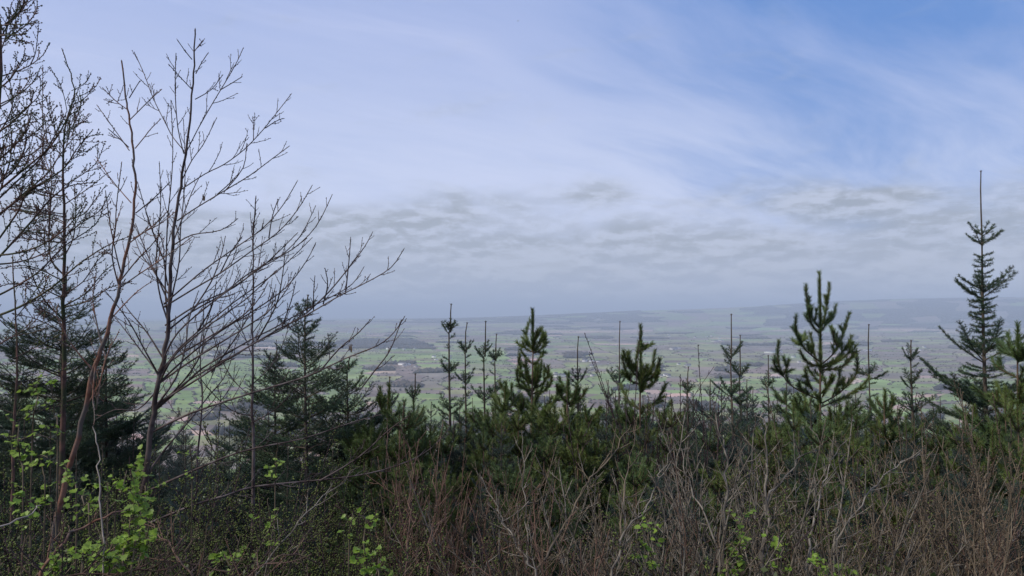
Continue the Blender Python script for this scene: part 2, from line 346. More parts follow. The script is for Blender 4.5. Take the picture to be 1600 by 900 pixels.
def houses():
    rs = random.Random(5)
    clusters = [(1058, 499, 9, 26, 2.0, 'farm'), (932, 510, 6, 14, .6, 'shed'), (1190, 527, 2, 8, .8, 'farm'), (627, 545, 6, 22, 1.5, 'farm'), (1055, 545, 3, 8, 1, 'farm'), (1120, 533, 4, 12, 1, 'farm'),
                (1192, 509, 2, 5, .6, 'farm'), (920, 565, 3, 10, 1.2, 'farm'), (1205, 551, 4, 10, 1, 'shed'), (645, 572, 3, 18, 2, 'cottage'), (1430, 545, 3, 20, 3, 'farm'), (1340, 548, 4, 16, 2, 'cottage'),
                (760, 519, 3, 10, .8, 'farm'), (560, 519, 5, 18, 2, 'farm'), (700, 560, 2, 30, 4, 'cottage'), (850, 538, 4, 60, 3, 'farm'), (1000, 570, 4, 80, 6, 'cottage'), (1480, 515, 5, 40, 2, 'farm'),
                (1050, 587, 3, 20, 1.5, 'cottage'), (330, 581, 1, 2, .5, 'cottage'), (332, 554, 1, 3, .5, 'farm'), (1090, 527, 5, 50, 3, 'farm'), (1290, 520, 5, 80, 4, 'farm'), (1300, 562, 4, 60, 8, 'cottage'),
                (650, 505, 6, 50, 2, 'farm'), (1550, 540, 5, 40, 10, 'farm'), (800, 505, 4, 60, 3, 'farm'), (470, 540, 5, 50, 8, 'farm'), (900, 590, 2, 60, 6, 'cottage')]
    for i, (cx, cy, n, sx, sy, k) in enumerate(clusters):
        for j in range(n + 2):
            p = onplain(cx + rs.uniform(-sx, sx), max(cy + rs.uniform(-sy, sy), 497.5)); p[2] = plainz(p[0], p[1])
            kk = k if rs.random() < .75 else rs.choice(['farm', 'cottage', 'shed'])
            lb = {'farm': 'tiny two-storey white farmhouse with grey roof far out on the hedged plain', 'cottage': 'tiny low white cottage with grey roof far out on the hedged plain', 'shed': 'tiny long white farm shed far out on the hedged plain'}[kk]
            nm = {'farm': 'farmhouse', 'cottage': 'cottage', 'shed': 'farm_shed'}[kk]
            t = thing(nm, p, lb, nm.replace('_', ' '), {'farm': 'white farmhouses scattered over the plain', 'cottage': 'white cottages scattered over the plain', 'shed': 'long white sheds on the plain'}[kk])
            t.rotation_euler.z = rs.uniform(-.7, .7); t.scale = (1.35,) * 3
            for nme, me in zip(('wall', 'roof'), HM[kk]): link(nme, me, t)
houses()

# haze: one even volume round camera, hill and plain
def haze():
    g = Geo(); x, y0, y1, z0, z1 = 64000, -300, 66000, PLAIN - 30, EYE.z + 480
    g.add([(a, b, c) for c in (z0, z1) for a, b in ((-x, y0), (x, y0), (x, y1), (-x, y1))], q=[(3, 2, 1, 0), (4, 5, 6, 7), (0, 1, 5, 4), (1, 2, 6, 5), (2, 3, 7, 6), (3, 0, 4, 7)])
    m = bpy.data.materials.new('haze_air'); m.use_nodes = True; nt = m.node_tree; nt.nodes.clear()
    v = nt.nodes.new('ShaderNodeVolumePrincipled'); v.inputs['Color'].default_value = (.75, .865, 1.0, 1); v.inputs['Density'].default_value = 1.0e-4
    v.inputs['Anisotropy'].default_value = 0.0
    o = nt.nodes.new('ShaderNodeOutputMaterial'); nt.links.new(v.outputs[0], o.inputs['Volume'])
    tag(link('haze', g.mesh('haze', m, False)), kind='stuff')
haze()

# ------------------------------------------------------------------ plant builders
def curve(p0, d, L_, up=.0, K=4, wob=.05, rs=rnd):
    """polyline starting at p0 heading d that bends towards +z by `up`"""
    pts = [np.array(p0, float)]; d = np.array(d, float); d /= np.linalg.norm(d); st = L_ / (K - 1)
    for i in range(K - 1):
        d = d + np.array([rs.gauss(0, wob), rs.gauss(0, wob), rs.gauss(0, wob) + up / (K - 1)]); d /= np.linalg.norm(d)
        pts.append(pts[-1] + d * st)
    return np.array(pts)
def along(poly, s):
    seg = np.linalg.norm(np.diff(poly, axis=0), axis=1); c = np.concatenate([[0], np.cumsum(seg)]); s = min(max(s, 0), c[-1] - 1e-6)
    i = min(int(np.searchsorted(c, s, side='right')) - 1, len(seg) - 1); t = (s - c[i]) / max(seg[i], 1e-9)
    return poly[i] * (1 - t) + poly[i + 1] * t, (poly[i + 1] - poly[i]) / max(seg[i], 1e-9)
def plen(poly): return float(np.linalg.norm(np.diff(poly, axis=0), axis=1).sum())
def smoothpoly(pts, k=3):
    pts = np.asarray(pts, float); n = len(pts); out = []
    if n < 3: return pts
    for i in range(n - 1):
        a, b, c, d = pts[max(i - 1, 0)], pts[i], pts[i + 1], pts[min(i + 2, n - 1)]
        for j in range(k):
            t = j / k; out.append(.5 * ((2 * b) + (-a + c) * t + (2 * a - 5 * b + 4 * c - d) * t * t + (-a + 3 * b - 3 * c + d) * t ** 3))
    out.append(pts[-1]); return np.array(out)
def side_dir(t, ang, az):
    ref = np.array([0, 0, 1.]) if abs(t[2]) < .9 else np.array([1., 0, 0])
    u = np.cross(t, ref); u /= np.linalg.norm(u); w = np.cross(t, u)
    return t * math.cos(ang) + (u * math.cos(az) + w * math.sin(az)) * math.sin(ang)
OCT = np.array([(0, 0, 0), (.5, 0, .4), (0, .5, .4), (-.5, 0, .4), (0, -.5, .4), (0, 0, 1.)])
OCTF = np.array([(0, 2, 1), (0, 3, 2), (0, 4, 3), (0, 1, 4), (5, 1, 2), (5, 2, 3), (5, 3, 4), (5, 4, 1)])
def buds(geo, P_, D_, ln, wd):
    """small pointed buds, each a slim bipyramid"""
    if not len(P_): return
    P_, D_ = np.array(P_), nrm(np.array(D_)); n = len(P_); ref = np.where(np.abs(D_[:, 2:3]) > .9, np.array([1., 0, 0]), np.array([0., 0, 1.]))
    u = nrm(np.cross(D_, ref)); w = np.cross(D_, u); rs = np.random.RandomState(n); sc_ = rs.uniform(.7, 1.3, (n, 1, 1))
    v = P_[:, None] + sc_ * (OCT[None, :, 0:1] * wd * u[:, None] + OCT[None, :, 1:2] * wd * w[:, None] + OCT[None, :, 2:3] * ln * D_[:, None])
    geo.add(v, t=(OCTF[None] + (np.arange(n) * 6)[:, None, None]).reshape(-1, 3))

class Decid:
    """collects the wood, twigs and buds of a leafless plant"""
    def __init__(s, rs, bud_step=.022, bud_len=.010, bud_w=.006, spur=.5): s.wood = Geo(); s.tw = Geo(); s.P = []; s.D = []; s.rs = rs; s.st = bud_step; s.bl = bud_len; s.bw = bud_w; s.spur = spur
    def budline(s, poly, start=.0):
        L_ = plen(poly); q = max(start, .01); side = s.rs.random() * 6
        while q < L_:
            p, t = along(poly, q); side += 2.4; s.P.append(p); s.D.append(side_dir(t, .7, side)); q += s.st * s.rs.uniform(.6, 1.5)
        s.P.append(poly[-1]); s.D.append(poly[-1] - poly[-2])
    def twigs(s, poly, step, length, ang=.7, up=.3, level=1, t0=.15, rmin=.0021, taper=1.0, planar=None, geo=None):
        geo = geo or s.tw
        L_ = plen(poly); q = L_ * t0 + s.rs.random() * step; az = s.rs.random() * 6; K = 5
        while q < L_ * .97:
            p, t = along(poly, q); az += 2.4 + s.rs.uniform(-.5, .5)
            d = side_dir(t, ang * s.rs.uniform(.75, 1.2), az); l = length * (1 - taper * .75 * q / L_) * s.rs.uniform(.45, 1.15)
            c = curve(p, d, l, up, K, .07, s.rs); r0 = rmin * (1 + l * 2.2)
            geo.tube(c, np.linspace(r0, rmin * .8, K), 3)
            s.budline(c, .02)
            if level > 1 and l > .10: s.twigs(c, step * .85, l * .5, ang, up, level - 1, .2, rmin * .92, taper, None, geo)
            q += step * s.rs.uniform(.6, 1.5)
    def bud_mesh(s, name, mat_):
        g = Geo(); buds(g, s.P, s.D, s.bl, s.bw); return g.mesh(name, mat_, False)

def traced_tree(name, label, cat, d, trunk, r_base, r_tip, limbs, mat_wood, mat_twig, mat_bud, seed, twig_step=.09, twig_len=.32, level=2, depth=.35, base=None, bud=(.022, .010, .006), group=None, limb_r=.4, up=.35, low_mat=None, twigscale=None):
    rs = random.Random(seed); T = [P(x, y, d) for x, y in trunk]
    g0 = P(trunk[-1][0] + (0 if base is None else base), trunk[-1][1], d); gz = float(ground(g0[0], g0[1]))
    if T[-1][2] > gz + .05: T.append(np.array([g0[0] + (T[-1][0] - T[-2][0]) * .5, g0[1], gz - .1]))
    T = smoothpoly(T[::-1], 3); T[3:-1] += np.random.RandomState(seed).normal(0, .004, T[3:-1].shape); o = T[0].copy(); root = thing(name, o, label, cat, group)
    L_ = plen(T); g = Geo(); s = np.concatenate([[0], np.cumsum(np.linalg.norm(np.diff(T, axis=0), axis=1))]) / L_
    rr = r_tip + (r_base - r_tip) * np.clip(1 - s, 0, 1) ** 1.15; g.tube(T - o, rr, 8)
    # twigs straight off the trunk
    D = Decid(rs, *bud); D.twigs(T - o, twig_step * 1.6, twig_len * .8, .75, up, level, .45)
    D.budline(T - o, L_ * .75); g.merge(D.tw); own = mat_bud is not M_TWIG
    if not own: buds(g, D.P, D.D, D.bl, D.bw)
    link('trunk', g.mesh('trunk', low_mat or mat_wood), root)
    if own: link('buds', D.bud_mesh('buds', mat_bud), root)
    for i, l in enumerate(limbs):
        dz = rs.uniform(-depth, depth); n = len(l); pts = []
        for k, (x, y) in enumerate(l): pts.append(P(x, y, d + dz * k / (n - 1)))
        pl = smoothpoly(pts, 3) - o; D = Decid(rs, *bud); LL = plen(pl)
        # radius of the trunk where the limb leaves
        j = int(np.argmin(np.linalg.norm(T - o - pl[0], axis=1))); r0 = min(rr[j] * .45, .0030 + LL * .0052) * limb_r / .4; r0 = max(r0, .0034)
        g = Geo(); g.tube(pl, np.linspace(r0, .0024, len(pl)), 5)
        ts = twigscale or 1.0
        D.twigs(pl, twig_step, min(twig_len, LL * .42) * ts, .62, up, level, .18); D.budline(pl, LL * .45)
        g.merge(D.tw)
        if not own: buds(g, D.P, D.D, D.bl, D.bw)
        b = link('branch', g.mesh('branch', mat_twig if len(l) < 4 else mat_wood), root)
        if own: link('buds', D.bud_mesh('buds', mat_bud), b)
    return root

# ---- conifers
def needles(geo, shoots, per_m, ln, ang, wd, rs, bare=0.0):
    """needles round every shoot polyline; one slim face each"""
    A = []; B = []; W = []
    for s in shoots:
        A.append(s[:-1]); B.append(s[1:])
    A = np.concatenate(A); B = np.concatenate(B); l = np.linalg.norm(B - A, axis=1); n = rs.poisson(l * per_m)
    i = np.repeat(np.arange(len(A)), n); t = rs.rand(len(i), 1); p = A[i] * (1 - t) + B[i] * t; ax = nrm(B - A)[i]
    rv = rs.normal(size=(len(i), 3)); rad = nrm(rv - (rv * ax).sum(1, keepdims=True) * ax)
    a = ang * rs.uniform(.7, 1.25, (len(i), 1)); d = ax * np.cos(a) + rad * np.sin(a) ; w = nrm(np.cross(d, rs.normal(size=d.shape))) * wd * .5
    L2 = ln * rs.uniform(.75, 1.15, (len(i), 1)); v = np.stack([p - w, p + w, p + d * L2 + w * .35, p + d * L2 - w * .35], 1); k = len(i)
    geo.add(v, q=np.arange(k * 4).reshape(k, 4))
def spruce_bough(L_, seed, sag=.0, dense=1.0, nl=.019, nw=.0035, f0=.52, open_=False):
    rs = np.random.RandomState(seed); W = Geo(); Nn = Geo(); K = 7; x = np.linspace(0, L_, K)
    ax = np.stack([x, .03 * L_ * np.sin(x / L_ * 3 + seed), -sag * x * (1 - x / L_) * 1.2 + .22 * L_ * (x / L_) ** 2.2], 1)
    W.tube(ax, np.linspace(.004 + L_ * .007, .0022, K), 4); shoots = [ax[1 if L_ > .5 else 0:]]
    def laterals(poly, step, f, lvl, normal):
        Lp = plen(poly); q = Lp * .14 + step * .5; sgn = 1
        while q < Lp - .02:
            p, t = along(poly, q); rest = Lp - q
            for sgn in (-1, 1):
                l = min(f * rest + .04, .62 * Lp) * rs.uniform(.6, 1.1)
                if l < .035 or rs.rand() < .08: continue
                sd_ = np.cross(normal, t) * sgn; dr = t * .68 + sd_ * .75 + np.array([0, 0, rs.uniform(-.12, .2)]); dr /= np.linalg.norm(dr)
                p1 = p + dr * l * .5; p2 = p1 + (dr * .9 + t * .25 + np.array([0, 0, .05])) * l * .5; pl = np.array([p, p1, p2])
                W.tube(pl, [.0028, .0022, .0016], 3); shoots.append(pl)
                if lvl > 0 and l > .13: laterals(pl, step * .9, f * .8, lvl - 1, normal)
            q += step * rs.uniform(.75, 1.3)
    laterals(ax, .075 if L_ > .5 else .06, f0, (1 if L_ > .8 else 0) if open_ else (2 if L_ > .6 else 1), np.array([0, 0, 1.]))
    needles(Nn, shoots, 330 * dense, nl, 1.0, nw, rs)
    return W, Nn
SB = {}; SO = {}
for L_ in (.12, .25, .42, .65, .95, 1.3, 1.7):
    SB[L_] = [spruce_bough(L_, int(L_ * 100) + k * 7, sag=.10 * k, dense=1.5) for k in range(3)]
for L_ in SB: SO[L_] = [spruce_bough(L_, int(L_ * 100) + k * 7 + 3, sag=-.04 * k, dense=1.7, f0=.30, open_=True, nl=.025, nw=.0042) for k in range(3)]
def bough_for(L_, rs):
    k = min(SB, key=lambda q: abs(q - L_)); return k, rs.randrange(3)
SBM = {}
def bough_mesh(k, v, m, SB=SB, op=0):
    key = (k, v, m.name, op)
    if key not in SBM: SBM[key] = (SB[k][v][0].mesh('branch', M_SPRW), SB[k][v][1].mesh('needles', m, False))
    return SBM[key]
def bough_matrix(z, az, el, s, off=(0, 0), roll=0):
    return Matrix.Translation((off[0], off[1], z)) @ Matrix.Rotation(az, 4, 'Z') @ Matrix.Rotation(-el, 4, 'Y') @ Matrix.Rotation(roll, 4, 'X') @ Matrix.Diagonal((s, s, s, 1))
def spruce_plan(H, leader, spread, rs, year=.55, inter=True, top_el=.75, fat=1.0, nwh=5):
    """list of (height, azimuth, elevation, length)"""
    out = []; z = H - leader; n = 0; az0 = rs.random() * 6
    while z > .25:
        down = H - z; Lb = spread * min(1, (down / H * fat) ** .85) if n else min(.30, leader * .42); Lb = max(Lb, .18)
        el = top_el * max(0, 1 - down / (H * .75)) ** 1.1 + .05; k = nwh if n < 6 else nwh - 1; az0 += 1.1
        for i in range(k): out.append((z + rs.uniform(-.05, .05), az0 + i * 6.283 / k + rs.uniform(-.25, .25), el + rs.uniform(-.12, .15), Lb * rs.uniform(.75, 1.15)))
        if inter:
            m = 5 if n > 1 else 3
            for i in range(m): out.append((z - year * (.15 + .75 * i / m), rs.random() * 6.28, el * .5 + rs.uniform(-.1, .15), max(.10, Lb * rs.uniform(.2, .42))))
        z -= year * rs.uniform(.85, 1.15); n += 1
    return out
def leader_bits(W, Nn, H, leader, rs, r=.0075, bare=False):
    q0 = rs.normal(0, .016, 2) * min(1, leader * 1.6); pts = np.array([[0, 0, H - leader], [q0[0] * .7, 0, H - leader * .65], [q0[0] * .6, 0, H - leader * .3], [0.008, 0.004, H]]); W.tube(pts, [r * 1.5, r * 1.3, r * 1.1, r * .9], 5)
    W.tube(np.array([[.008, .004, H - .015], [.008, .004, H], [.008, .004, H + .02]]), [.006, .0095, .002], 5)
    needles(Nn, [pts], 170 if not bare else 60, .014, .45, .003, rs)
    for i in range(4):
        a = i * 1.6; W.tube(np.array([[.008, .004, H - .005], [.008 + .018 * math.cos(a), .004 + .018 * math.sin(a), H + .012]]), [.005, .002], 3)
def hero_spruce(px, ptop, d, label, leader=.6, spread=1.0, seed=1, m=None, year=.5, plan=None, rtrunk=.035, inter=True, fat=1.0, top_el=.75, lean=0, group=None, extra=(), openh=2.0):
    m = m or M_SPR; rs = random.Random(seed); top = P(px, ptop, d); gz = float(ground(top[0], top[1])); H = top[2] - gz
    root = thing('spruce_tree', (top[0], top[1], gz), label, 'spruce', group); root.rotation_euler = (0, lean, rs.random() * .2)
    if lean: root.location.x -= math.sin(lean) * H
    W = Geo(); Nn = Geo(); K = 8; zz = np.linspace(-.15, H - leader, K); W.tube(np.stack([.02 * np.sin(zz * 1.3), .02 * np.cos(zz), zz], 1) * [1, 1, 1], np.linspace(rtrunk, .0085, K), 7)
    leader_bits(W, Nn, H, leader, np.random.RandomState(seed)); link('trunk', W.mesh('trunk', M_SPRW), root); link('leader_needles', Nn.mesh('leader_needles', m, False), root)
    for z, az, el, L_ in (plan(H, rs) if plan else spruce_plan(H, leader, spread, rs, year, inter, top_el, fat)) + list(extra):
        k, v = bough_for(L_, rs); opn = H - z < openh; a, b = bough_mesh(k, v, m, SO if opn else SB, int(opn)); M_ = bough_matrix(z, az, el, L_ / k if .6 < L_ / k < 1.6 else 1, (.02 * math.sin(z * 1.3), .02 * math.cos(z)), rs.uniform(-.3, .3))
        o = link('branch', a, root); o.matrix_basis = M_; link('needles', b, o)
    return root
def mass_spruce_meshes(H, leader, spread, seed, m, year=.5, fat=1.2):
    rs = random.Random(seed); W = Geo(); B = Geo(); Nn = Geo(); K = 7; zz = np.linspace(-.2, H - leader, K); z0 = zz * 0
    W.tube(np.stack([z0, z0, zz], 1), np.linspace(.045, .009, K), 6); leader_bits(W, Nn, H, leader, np.random.RandomState(seed))
    for z, az, el, L_ in spruce_plan(H, leader, spread, rs, year, True, .7, fat):
        k, v = bough_for(L_, rs); M_ = bough_matrix(z, az, el, L_ / k if .6 < L_ / k < 1.6 else 1, (0, 0), rs.uniform(-.3, .3)); B.merge(SB[k][v][0], M_); Nn.merge(SB[k][v][1], M_)
    return W.mesh('trunk', M_SPRW), B.mesh('branches', M_SPRW), Nn.mesh('needles', m, False), H

class PineParts:
    def __init__(s, seed): s.rs = random.Random(seed); s.nr = np.random.RandomState(seed)
def pine_shoot(pl, W, sh, age, rs, lvl):
    """pl a polyline; side candles in a whorl at each year's joint"""
    W.tube(pl, np.linspace(.005 + .0025 * age, .004, len(pl)), 5); sh.append(pl)
    L_ = plen(pl)
    if lvl <= 0 or L_ < .14: return
    q = L_ - .30
    while q > L_ * .22:
        p, t = along(pl, q); az = rs.random() * 6
        for i in range(rs.choice([2, 3, 3])):
            dr = side_dir(t, rs.uniform(.6, .95), az + i * 2.1); l = min(.34, .42 * (L_ - q) + .08) * rs.uniform(.7, 1.15)
            pine_shoot(curve(p, dr, l, .85, 5, .04, rs), W, sh, age - 1, rs, lvl - 1)
        q -= .28 * rs.uniform(.85, 1.2)
def pine_needles(sh, nr, ln=.058, per=1100, wd=.0048):
    g = Geo(); keep = []
    for s in sh:
        L_ = plen(s); n = len(s)
        # needles only on the outer two or three seasons' growth
        if L_ > .62:
            k = int(n * (1 - .62 / L_)); s = s[k:]
        if len(s) > 1: keep.append(s)
    needles(g, keep, per, ln, .66, wd, nr); return g
def hero_pine(px, ptop, d, label, shoots, seed, lower=True, H_=None, group=None, spread=.9, rtrunk=.03, needle_from=None, mtop=.75):
    rs = random.Random(seed); nr = np.random.RandomState(seed); top = P(px, ptop, d); gz = float(ground(top[0], top[1])); H = top[2] - gz; o = np.array([top[0], top[1], gz])
    root = thing('pine_tree', o, label, 'pine', group); W = Geo(); zz = np.linspace(-.15, H - .05, 9); r = np.linspace(rtrunk, .006, 9)
    T = np.stack([.015 * np.sin(zz * 2), .01 * np.cos(zz * 2), zz], 1); W.tube(T, r, 8); link('trunk', W.mesh('trunk', M_PINW), root)
    lead = Geo(); needles(lead, [smoothpoly([[0, 0, H - mtop], [0, 0, H - mtop * .5], [0, 0, H + .02]], 3)], 1300, .056, .68, .0048, nr); link('leader_needles', lead.mesh('leader_needles', M_PIN, False), root)
    zmin = H
    for pts in shoots:
        n = len(pts); dz = rs.uniform(-.35, .35); pl = smoothpoly([P(x, y, d + dz * k / (n - 1)) - o for k, (x, y) in enumerate(pts)], 3); W = Geo(); sh = []
        W.tube(pl, np.linspace(.011, .005, len(pl)), 5); sh.append(pl); L_ = plen(pl)
        for k in range(int(L_ / .13)):
            p, t = along(pl, L_ * rs.uniform(.12, .72)); q = curve(p, side_dir(t, rs.uniform(.5, .9), rs.random() * 6.28), rs.uniform(.06, .17), .7, 4, .08, rs); W.tube(q, np.linspace(.005, .003, 4), 4); sh.append(q)
        zmin = min(zmin, pl[0][2])
        b = link('branch', W.mesh('branch', M_PINW), root); link('needles', pine_needles(sh, nr).mesh('needles', M_PIN, False), b)
    W = Geo(); sh = []
    for k in range(12):
        a = rs.random() * 6.28; q = curve([0, 0, H - mtop - rs.uniform(-.1, 1.0)], [math.cos(a), math.sin(a), rs.uniform(.3, 1)], rs.uniform(.12, .34), .8, 5, .08, rs); W.tube(q, np.linspace(.006, .004, 5), 4); sh.append(q)
    b = link('branch', W.mesh('branch', M_PINW), root); link('needles', pine_needles(sh, nr).mesh('needles', M_PIN, False), b)
    if lower:
        z = zmin - .35; n = 0; az0 = rs.random() * 6
        while z > .5:
            down = H - z; Lb = spread * min(1, .35 + down / H); az0 += .9
            for i in range(5):
                az = az0 + i * 1.257 + rs.uniform(-.2, .2); el = rs.uniform(.15, .45); dr = np.array([math.cos(az) * math.cos(el), math.sin(az) * math.cos(el), math.sin(el)])
                pl = curve([0, 0, z + rs.uniform(-.04, .04)], dr, Lb * rs.uniform(.8, 1.15), .75, 9, .035, rs); W = Geo(); sh = []; pine_shoot(pl, W, sh, 3, rs, 2)
                b = link('branch', W.mesh('branch', M_PINW), root); link('needles', pine_needles(sh, nr).mesh('needles', M_PIN, False), b)
            z -= .42 * rs.uniform(.85, 1.15); n += 1
    return root
def mass_pine_meshes(H, spread, seed):
    rs = random.Random(seed); nr = np.random.RandomState(seed); W = Geo(); B = Geo(); sh = []; zz = np.linspace(-.2, H - .3, 8); W.tube(np.stack([zz * 0, zz * 0, zz], 1), np.linspace(.04, .008, 8), 7)
    tp = np.array([[0, 0, H - .45], [0, 0.01, H - .2], [0, 0, H]]); B.tube(tp, [.008, .006, .004], 5); sh.append(tp); z = H - .42; az0 = 0
    while z > .4:
        down = H - z; Lb = spread * min(1, .28 + .9 * down / H); az0 += .9
        for i in range(5):
            az = az0 + i * 1.257 + rs.uniform(-.25, .25); el = rs.uniform(.3, .6) if down < 1 else rs.uniform(.1, .4); dr = np.array([math.cos(az) * math.cos(el), math.sin(az) * math.cos(el), math.sin(el)])
            pine_shoot(curve([0, 0, z], dr, Lb * rs.uniform(.8, 1.15), .9, 8, .04, rs), B, sh, 3, rs, 2)
        z -= .4 * rs.uniform(.85, 1.15)
    return W.mesh('trunk', M_PINW), B.mesh('branches', M_PINW), pine_needles(sh, nr, per=900).mesh('needles', M_PIN, False), H

# ------------------------------------------------------------------ heroes: left birches
B_TR = [(305, 45), (304, 90), (302, 130), (297, 190), (290, 240), (281, 290), (275, 340), (268, 400), (265, 450), (262, 510), (256, 560), (250, 590), (244, 620), (238, 660), (230, 720), (226, 760), (222, 800)]
B_L = [
 [(290, 240), (310, 200), (330, 165), (345, 140), (360, 115), (371, 95), (380, 75)], [(345, 140), (362, 130), (378, 120)],
 [(287, 235), (270, 214), (260, 195), (240, 155), (225, 115), (210, 82)], [(300, 93), (288, 78), (277, 62)], [(304, 80), (310, 72), (317, 63)], [(306, 115), (315, 98), (325, 83)],
 [(305, 155), (330, 140), (348, 117)], [(287, 240), (278, 200), (274, 150), (274, 115), (275, 85)], [(300, 140), (283, 122), (264, 101)],
 [(262, 500), (258, 450), (260, 390), (262, 340), (267, 290), (270, 235), (267, 158)],
 [(282, 297), (320, 272), (350, 257), (380, 235), (400, 215), (415, 198), (438, 169), (455, 147)], [(415, 200), (430, 190), (442, 185)], [(396, 218), (396, 200), (395, 182)],
 [(277, 345), (300, 329), (344, 302), (389, 275), (424, 249), (451, 229)], [(340, 303), (355, 290), (372, 272)], [(273, 382), (300, 367), (344, 360), (371, 342)],
 [(256, 480), (300, 453), (344, 427), (389, 395), (433, 364), (464, 329), (487, 291)], [(395, 392), (397, 350), (400, 307)], [(420, 372), (425, 340), (434, 312)],
 [(258, 520), (300, 487), (344, 462), (389, 427), (433, 404), (469, 369), (493, 322)],
 [(248, 590), (275, 550), (309, 518), (367, 471), (424, 431), (455, 404), (487, 372)], [(247, 600), (290, 560), (344, 518), (402, 482), (447, 449), (478, 409), (493, 380)],
 [(243, 632), (300, 598), (350, 565), (400, 535), (440, 512), (478, 493), (531, 462), (575, 440), (611, 418), (631, 389)], [(478, 490), (515, 455), (549, 413), (570, 385), (582, 363)], [(540, 456), (545, 410), (548, 371)], [(490, 485), (490, 460), (492, 432)], [(505, 475), (512, 445), (508, 420)],
 [(238, 675), (300, 645), (400, 612), (480, 588), (540, 560), (590, 540), (615, 520), (632, 495)], [(566, 605), (585, 580), (608, 550), (622, 515), (628, 500)], [(500, 580), (530, 545), (560, 520), (578, 500)],
 [(225, 750), (250, 712), (300, 652), (325, 620), (350, 590), (362, 560)],
 [(225, 770), (280, 745), (350, 715), (400, 700), (475, 685), (550, 660), (595, 648)], [(235, 817), (300, 790), (350, 775), (400, 760), (500, 750), (575, 740), (640, 720), (680, 695), (702, 668)],
 [(500, 751), (560, 715), (610, 670), (640, 650)], [(255, 560), (230, 520), (205, 490), (190, 470)], [(262, 470), (240, 420), (225, 385), (212, 350)], [(258, 410), (245, 380), (228, 330), (215, 285)], [(250, 590), (225, 545), (200, 500), (165, 455)],
 [(240, 640), (275, 590), (290, 540), (295, 500), (310, 455)], [(270, 380), (285, 340), (300, 300), (315, 270)], [(285, 280), (300, 250), (318, 225), (338, 185)], [(245, 610), (215, 640), (180, 640), (150, 655)], [(330, 582), (360, 540), (385, 500), (398, 470)], [(350, 300), (380, 262), (385, 225)],
 [(300, 487), (330, 440), (345, 400), (352, 370)], [(344, 427), (360, 395), (378, 370)], [(309, 518), (330, 480), (338, 440)], [(440, 512), (455, 470), (462, 440)], [(400, 535), (430, 480), (440, 440), (445, 400)]]
def more(L, n, seed, dx=26, dy=26):
    q = random.Random(seed); o = list(L)
    for i in range(n):
        l = q.choice(L); a, b = q.uniform(-dx, dx), q.uniform(-dy, dy); k = q.uniform(.6, 1.05); x0, y0 = l[0]; o.append([(x0 + (x - x0) * k + a * min(1, j * .5), y0 + (y - y0) * k + b) for j, (x, y) in enumerate(l)])
    return o
B_L = B_L + more([l for l in B_L if l[0][0] < 290 and l[0][1] > 420 and l[-1][1] < 560], 14, 4, 30, 24)[-14:]
bt = traced_tree('birch_tree', 'tall leafless dark birch with long branches arching right over the valley', 'birch', 5.0, B_TR, .029, .0045, B_L, M_BIRCH, M_TWIG, M_TWIG, 3, .085, .27, 2, .5, low_mat=M_BIRCH)
for cx_, cy_ in ((318, 306), (534, 455), (548, 540)):
    o_ = P(cx_, cy_, 5.0) - np.array(bt.location)
    for k in range(3):
        g = Geo(); a = o_ + np.array([rnd.uniform(-.015, .015), 0, 0]); l = rnd.uniform(.03, .05)
        g.tube(np.array([a + [0, 0, .012], a, a + [.002, 0, -l * .3], a + [.003, 0, -l * .7], a + [.004, 0, -l]]), [.001, .0025, .0042, .004, .0015], 6); link('catkin', g.mesh('catkin', M_BUDB), bt)
A_TR = [(190, 95), (197, 150), (201, 180), (206, 220), (210, 260), (211, 300), (207, 340), (200, 385), (187, 440), (187, 450), (172, 500), (160, 545), (145, 580), (132, 640), (117, 700), (102, 750), (90, 810), (82, 880)]
A_L = [[(202, 235), (195, 225), (170, 190), (152, 165)], [(200, 172), (180, 157), (160, 137)], [(201, 230), (185, 215), (170, 202)], [(202, 153), (210, 140), (218, 127)], [(203, 187), (220, 170), (235, 155), (252, 140)], [(211, 232), (225, 215), (235, 202), (250, 187)],
 [(205, 317), (190, 300), (170, 275), (150, 245)], [(212, 333), (240, 310), (265, 285)], [(208, 373), (230, 360), (250, 350), (275, 330)], [(190, 430), (182, 400), (172, 350), (165, 300)], [(185, 445), (175, 400), (180, 360), (182, 320), (190, 255)], [(202, 380), (215, 370), (240, 352), (262, 330)],
 [(187, 450), (215, 430), (260, 400), (300, 370)], [(145, 578), (125, 555), (107, 530), (90, 495), (78, 470)], [(172, 500), (190, 480), (215, 455), (240, 438)], [(160, 545), (150, 500), (145, 465), (150, 430)], [(187, 440), (215, 405), (235, 385), (250, 365)], [(132, 640), (155, 600), (165, 560), (185, 520)], [(150, 565), (145, 620), (150, 640), (158, 590), (172, 540)]]
traced_tree('birch_tree', 'slender leaning birch with rust-coloured lower trunk, left of the tallest birch', 'birch', 4.6, A_TR, .026, .0045, A_L, M_RUSSET, M_TWIG, M_TWIG, 9, .08, .24, 2, .4, low_mat=M_RUSSET)
traced_tree('birch_tree', 'thin upright leafless birch between the tallest birch and the bushy spruce', 'birch', 6.2, [(400, 307), (396, 350), (395, 404), (395, 460), (394, 518), (396, 560), (394, 640), (396, 700)], .022, .004,
 [[(395, 560), (380, 520), (365, 490), (355, 450)], [(395, 520), (415, 490), (430, 450)], [(394, 480), (380, 450), (370, 415)], [(395, 600), (425, 570), (445, 530), (452, 500)], [(395, 620), (370, 600), (345, 560), (330, 510)], [(395, 440), (405, 410), (410, 370)], [(394, 660), (430, 640), (470, 600)], [(396, 650), (360, 640), (320, 600), (300, 570)]], M_BIRCH, M_TWIG, M_TWIG, 5, .06, .24, 2, .4)
